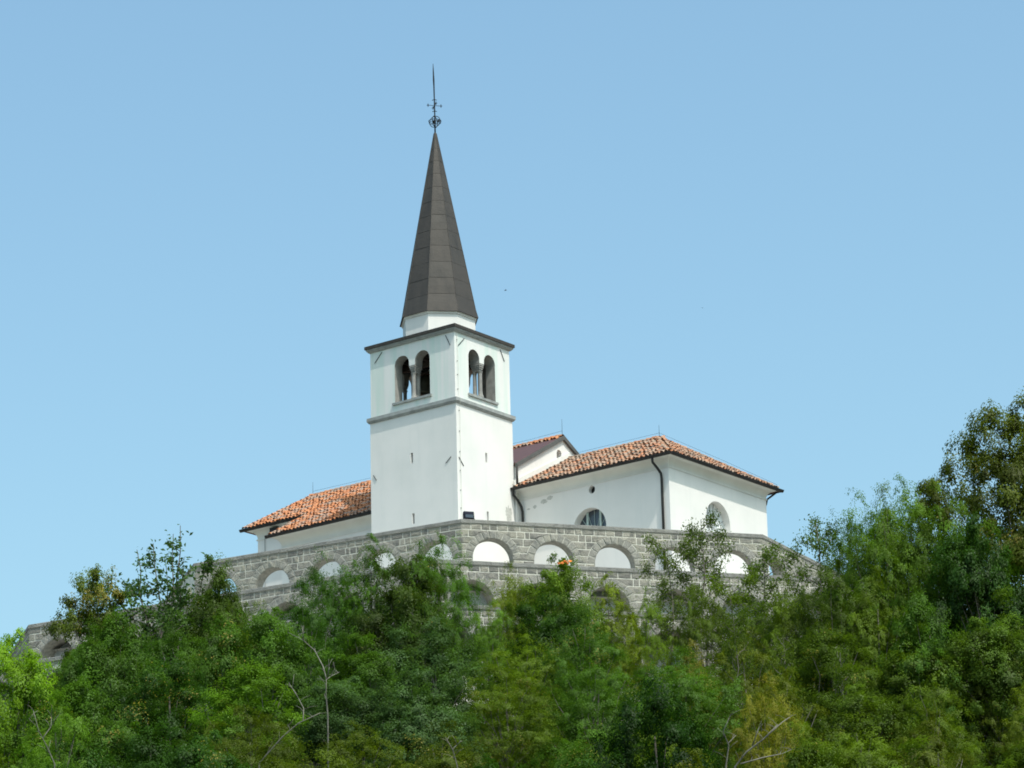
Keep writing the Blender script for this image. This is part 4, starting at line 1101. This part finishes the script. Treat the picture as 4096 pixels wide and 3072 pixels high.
plant(862, 1204, 42, 250, 'broad', (.050, .085, .012), 'dark olive tree in front of the wall corner below the tower', turn=.05)
plant(660, 1272, 46, 210, 'locust', (.046, .11, .016), 'darker green feathery tree below the second visible arch', 'locust_tree')
plant(1105, 1215, 40, 110, 'locust', YL, 'pale yellow-green tree in front of the first arch right of the corner', 'locust_tree')
bt = plant(1208, 1199, 42, 215, 'broad', (.11, .185, .018), 'yellow-green tree with orange blossoms under the second arch right of the corner', var=0)
plant(1190, 1278, 45, 240, 'broad', (.032, .078, .011), 'dark green tree just below the orange blossoms')
plant(1060, 1300, 44, 120, 'locust', BR, 'light green tree below the single blind arch near the wall corner', 'locust_tree')
plant(1310, 1238, 42, 165, 'willowy', YL, 'yellowish tree under the third arch right of the corner', 'willowy_tree')
plant(1392, 1268, 41, 120, 'willowy', (.13, .21, .018), 'small light green tree before the blind arches below the fourth arch', 'locust_tree')
plant(1440, 1150, 38.5, 120, 'slender', (.09, .135, .024), 'slender tree with a thin bare trunk before the fourth arch right of the corner', 'slender_tree', var=0)
plant(1515, 1106, 38.8, 130, 'slender', (.09, .14, .026), 'tall slender tree whose tip stands before the fanlight of the chancel', 'slender_tree', var=1)
plant(1640, 1168, 39, 160, 'slender', (.09, .15, .02), 'slender tree below the right corner of the upper arcade', 'slender_tree', var=2)
plant(1575, 1232, 41, 130, 'slender', OL, 'thin olive tree between the two slender trees below the chancel end wall', 'slender_tree', var=0)
plant(1510, 1270, 42, 120, 'locust', (.09, .14, .016), 'light feathery tree below the tall slender tree', 'locust_tree')
plant(1620, 1290, 43, 170, 'locust', (.075, .13, .016), 'green feathery tree under the right end of the middle stone wall', 'locust_tree')
plant(1700, 1240, 44, 170, 'locust', OL, 'olive feathery tree hiding the right end of the upper arcade', 'locust_tree')
plant(1758, 1104, 40, 150, 'slender', (.075, .13, .018), 'light upright tree against the sky just right of the upper arcade', 'slender_tree', var=2)
plant(1850, 1062, 41, 170, 'locust', (.075, .15, .018), 'green feathery tree left of the round-topped one on the right skyline', 'locust_tree')
plant(1955, 1032, 42, 260, 'locust', (.11, .205, .02), 'round-topped feathery tree on the skyline next to the tallest tree', 'locust_tree', var=1)
plant(1900, 1050, 43, 190, 'locust', (.11, .20, .02), 'dense feathery tree behind the round-topped one, its left shoulder', 'locust_tree', var=2)
plant(2018, 1046, 44, 200, 'locust', (.10, .185, .018), 'dense feathery tree filling the gap right of the round-topped one', 'locust_tree', var=3)
plant(2070, 1085, 45, 180, 'locust', BR, 'feathery tree squeezed between the round-topped tree and the tallest tree', 'locust_tree')
plant(2205, 838, 44, 400, 'big', (.10, .13, .018), 'tallest tree at the right edge with yellowing leaf tips', turn=.10, var=0)
plant(2110, 1120, 47, 230, 'broad', DK, 'very dark tree under the tallest tree at the right edge')
plant(1790, 1205, 46, 210, 'locust', (.075, .125, .015), 'green feathery tree below the light upright one on the right', 'locust_tree')
plant(1890, 1225, 47, 190, 'willowy', OL, 'olive tree below the round-topped feathery tree', 'willowy_tree')
plant(1990, 1280, 49, 200, 'broad', MD, 'mid-green tree left below the very dark tree on the right')
plant(2150, 1275, 50, 240, 'oval', (.075, .13, .018), 'paler green tree at the right edge under the tallest tree')

# the wood on the slope: rows going down from the walls
row_name = ['top', 'second', 'third', 'bottom']
rows_ = [(1345, 50, 165, 36), (1430, 58, 185, 40), (1525, 67, 205, 40), (1618, 77, 215, 34)]
ordw = ['first', 'second', 'third', 'fourth', 'fifth', 'sixth', 'seventh', 'eighth', 'ninth', 'tenth', 'eleventh', 'twelfth', 'thirteenth', 'fourteenth', 'fifteenth', 'sixteenth', 'seventeenth', 'eighteenth', 'nineteenth', 'twentieth']
for ri, (py, rho, step, jy) in enumerate(rows_):
    x = -60 + (ri % 2) * step * .45; lst = []
    while x < 2290:
        px = x + rng.uniform(-.2, .2) * step; x += step * rng.uniform(.85, 1.15)
        yy = py + rng.uniform(-jy, jy)
        if ri == 0 and 1350 < px < 1540: yy += 85
        if (ri == 0 and px < 200) or (ri == 1 and px < 125): yy = 1525 + rng.uniform(-15, 25)
        lst.append((px, yy))
    for k, (px, yy) in enumerate(lst):
        rr = rng.random()
        if px < 120: col, word, kind = (BR, 'fresh green', 'willowy') if rr < .4 else (OL, 'olive', 'willowy')
        elif px < 620: col, word, kind = (DK, 'dark green', 'broad') if rr < .35 else ((MD, 'mid-green', 'broad') if rr < .75 else ((BR, 'fresh green', 'oval') if rr < .88 else (OB, 'brownish green', 'willowy')))
        elif px < 1250: col, word, kind = (DK, 'dark green', 'broad') if rr < .34 else ((MD, 'mid-green', 'oval') if rr < .7 else ((BL, 'grey-green', 'broad') if rr < .82 else (OL, 'olive', 'locust')))
        elif px < 1480: col, word, kind = (MD, 'mid-green', 'locust') if rr < .4 else ((OL, 'olive', 'locust') if rr < .8 else (DK, 'dark green', 'broad'))
        else: col, word, kind = (OL, 'olive', 'locust') if rr < .38 else ((OB, 'brownish green', 'willowy') if rr < .58 else (((.078, .132, .014), 'mid-green', 'oval') if rr < .85 else (YL, 'yellowish green', 'willowy')))
        if ri >= 2 and rr > .5 and 500 < px < 1100: col, word, kind = ((.085, .122, .014), 'olive', 'locust')
        nm_ = {'broad': 'broadleaf_tree', 'oval': 'broadleaf_tree', 'locust': 'locust_tree', 'willowy': 'willowy_tree'}[kind]
        lab = f'{word} tree in the {row_name[ri]} row of the wood, {ordw[k] if k < 20 else k} from the left'
        plant(px, yy, rho + rng.uniform(-3, 3), step * rng.uniform(1.15, 1.6), kind, col, lab, nm_, turn=rng.choice((0, 0, .04, .1)) if px < 1480 else rng.choice((0, 0, .03, .06)), group='trees of the wooded slope')
plant(1588, 1318, 52, 90, 'slender', (.09, .145, .016), 'thin pale-stemmed tree in the wood below the right part of the chancel', 'slender_tree', var=1)
plant(1690, 1352, 55, 90, 'slender', OL, 'thin olive tree in the wood below the right corner of the arcade', 'slender_tree', var=2)
plant(1815, 1390, 58, 100, 'slender', (.09, .145, .016), 'thin light green tree in the middle of the right-hand wood', 'slender_tree', var=0)
# two small trees with ochre leaves among the green on the right
plant(1650, 1458, 66, 80, 'locust', (.19, .19, .02), 'small tree with ochre and orange leaves in the lower right of the wood', 'locust_tree', turn=.15)
plant(1500, 1385, 52, 100, 'willowy', (.17, .18, .02), 'small yellow-leaved tree below the slender trunks', 'willowy_tree', turn=.3)
plant(1420, 1462, 74, 300, 'broad', (.022, .062, .010), 'rounded very dark tree low right of the middle of the wood')

# bare dead trees: limbs follow the lines one sees, at their own distance
def dead(name, label, rho, lines, r_=.09):
    r_ *= .34
    px, py = lines[0][0]; base, d = spot(px, py, rho); gz = ground_z(base.x, base.y)
    hz = math.hypot(d, 0); root = tag(empty(name, (base.x, base.y, gz)), label, 'dead tree')
    nvw = Vector((fw.x, fw.y, 0)).normalized()
    def pt(px, py, back):
        d_ = ray(px, py); t = ((base + nvw * back) - CAM).dot(nvw) / d_.dot(nvw); return CAM + d_ * t
    for i, ln in enumerate(lines):
        mb = MB(); pts = [pt(a, b, (j * .25 * (1 if i % 2 else -1))) for j, (a, b) in enumerate(ln)]
        if i == 0: pts = [Vector((pts[0].x, pts[0].y, gz - .3))] + pts
        n = len(pts); rad = [r_ * (1 if i == 0 else .6) * (1 - .62 * k / (n - 1)) for k in range(n)]
        mb.tube(pts, rad, 7)
        for k in range(1, n):
            for _ in range(2):
                q = pts[k - 1].lerp(pts[k], rng.uniform(.3, 1)); dv = Vector((rng.uniform(-1, 1), rng.uniform(-1, 1), rng.uniform(.2, 1))).normalized() * rng.uniform(.2, .45)
                if i or k > 1: mb.tube([q, q + dv * .5 + Vector((0, 0, .03)), q + dv], [.009, .006, .004], 4)
        mb.build('trunk' if i == 0 else 'bare_branch', M['bark_pale'], root, smooth=True)
dead('dead_tree', 'pale forked dead tree in the left of the wood', 60, [[(708, 1545), (704, 1500), (705, 1466)], [(705, 1466), (698, 1440), (680, 1405), (655, 1383), (622, 1366)], [(705, 1468), (709, 1455), (711, 1436)], [(705, 1468), (716, 1460), (733, 1452)], [(655, 1383), (653, 1352)]], .095)
dead('dead_tree', 'pale leaning bare limb below the forked dead tree', 69, [[(560, 1648), (610, 1592), (645, 1562), (692, 1540)], [(655, 1557), (656, 1530), (640, 1500), (624, 1475)]], .085)
dead('dead_tree', 'thick pale leaning dead tree in the lower right of the wood', 70, [[(1588, 1656), (1612, 1625), (1650, 1596), (1680, 1565)], [(1650, 1596), (1690, 1560), (1712, 1545)], [(1625, 1612), (1640, 1570)], [(1600, 1650), (1650, 1636), (1690, 1628), (1712, 1618)]], .11)
dead('dead_tree', 'thin grey crooked trunk left of the leaning dead tree', 75, [[(1568, 1655), (1574, 1610), (1562, 1580), (1578, 1545)], [(1574, 1605), (1590, 1588)]], .085)
dead('dead_tree', 'thin grey bare tree in the bottom left corner', 76, [[(118, 1650), (100, 1610), (84, 1580), (72, 1535)], [(92, 1595), (110, 1570), (112, 1545)], [(80, 1570), (62, 1552)]], .06)
dead('dead_tree', 'short pale dead stem at the bottom of the wood left of the middle', 79, [[(988, 1656), (978, 1620), (962, 1592)], [(978, 1618), (996, 1600)]], .06)

# orange blossoms on the yellow-green tree
for (px, py, s) in ((1207, 1217, .05), (1214, 1216, .06), (1221, 1213, .07), (1231, 1213, .07), (1226, 1218, .05)):
    base, d = spot(1205, 1206, 43.6); nvw = Vector((fw.x, fw.y, 0)).normalized(); d_ = ray(px, py); t = (base - CAM).dot(nvw) / d_.dot(nvw); p = CAM + d_ * t
    mb = MB()
    for k in range(7):
        a = k * 2.4; q = Vector((math.cos(a), math.sin(a), rng.uniform(-.5, .7))) * s * rng.uniform(.3, .9)
        e1 = Vector((rng.uniform(-1, 1), rng.uniform(-1, 1), rng.uniform(-1, 1))).normalized() * s * .8; e2 = e1.orthogonal().normalized() * s * .6
        mb.add([q - e1, q + e2, q + e1, q - e2 + Vector((0, 0, .02))], [(0, 1, 2, 3)])
    me = mb.mesh('blossom', M['blossom']); o = bpy.data.objects.new('blossom', me); C.objects.link(o); o.parent = bt
    bpy.context.view_layer.update()
    o.matrix_world = Matrix.Translation(p)

# low growth on the slope
def ground_cover():
    P_ = []; n = 0
    while n < 9000:
        a = nr.uniform(-1.5, .75); rr = nr.uniform(37, 96); an = math.atan2(CAM.y - OY, CAM.x - OX) + a * .8
        x, y = OX + rr * math.cos(an), OY + rr * math.sin(an)
        if oct_rho(x, y) < 36.6: continue
        P_.append((x, y, ground_z(x, y))); n += 1
    P_ = np.array(P_); q = np.repeat(P_, 9, axis=0); q += nr.normal(size=q.shape) * np.array([.35, .35, .0]); q[:, 2] += np.abs(nr.normal(0, .45, len(q))) + .05
    me = leaf_mesh('undergrowth', q, nr.normal(size=q.shape) + np.array([0, 0, .8]), nr.uniform(.14, .32, len(q)), .5, nr.uniform(.2, .8, len(q)), np.ones(len(q)))
    o = bpy.data.objects.new('undergrowth', me); C.objects.link(o); o.color = (.045, .085, .014, 0); o['kind'] = 'stuff'
ground_cover()

# ------------------------------------------------------------------ two birds in the air
def bird(px, py, dist, yaw, label):
    d = ray(px, py).normalized(); p = CAM + d * dist; b = tag(empty('bird', p), label, 'bird', 'birds in the sky')
    mb = MB(); f = Vector((math.cos(yaw), math.sin(yaw), .1)).normalized(); s = f.cross(Vector((0, 0, 1))).normalized()
    mb.tube([p - f * .09, p - f * .05, p, p + f * .05, p + f * .085], [.006, .02, .028, .022, .006], 7); mb.build('body', M['feather'], b, smooth=True)
    for sg in (-1, 1):
        mb = MB(); e = s * sg
        mb.add([p + f * .035 + e * .015, p - f * .02 + e * .015, p + e * .09 + f * .03 + Vector((0, 0, .03)), p + e * .085 - f * .02 + Vector((0, 0, .026)), p + e * .19 - f * .06 + Vector((0, 0, .01))],
               [(0, 1, 3, 2), (2, 3, 4)]); mb.build('wing', M['feather'], b)
bird(1092, 627, 235, .9, 'tiny dark bird in the blue sky right of the spire foot')
bird(1517, 665, 300, 2.1, 'tiny dark bird far right in the blue sky, well away from the spire')
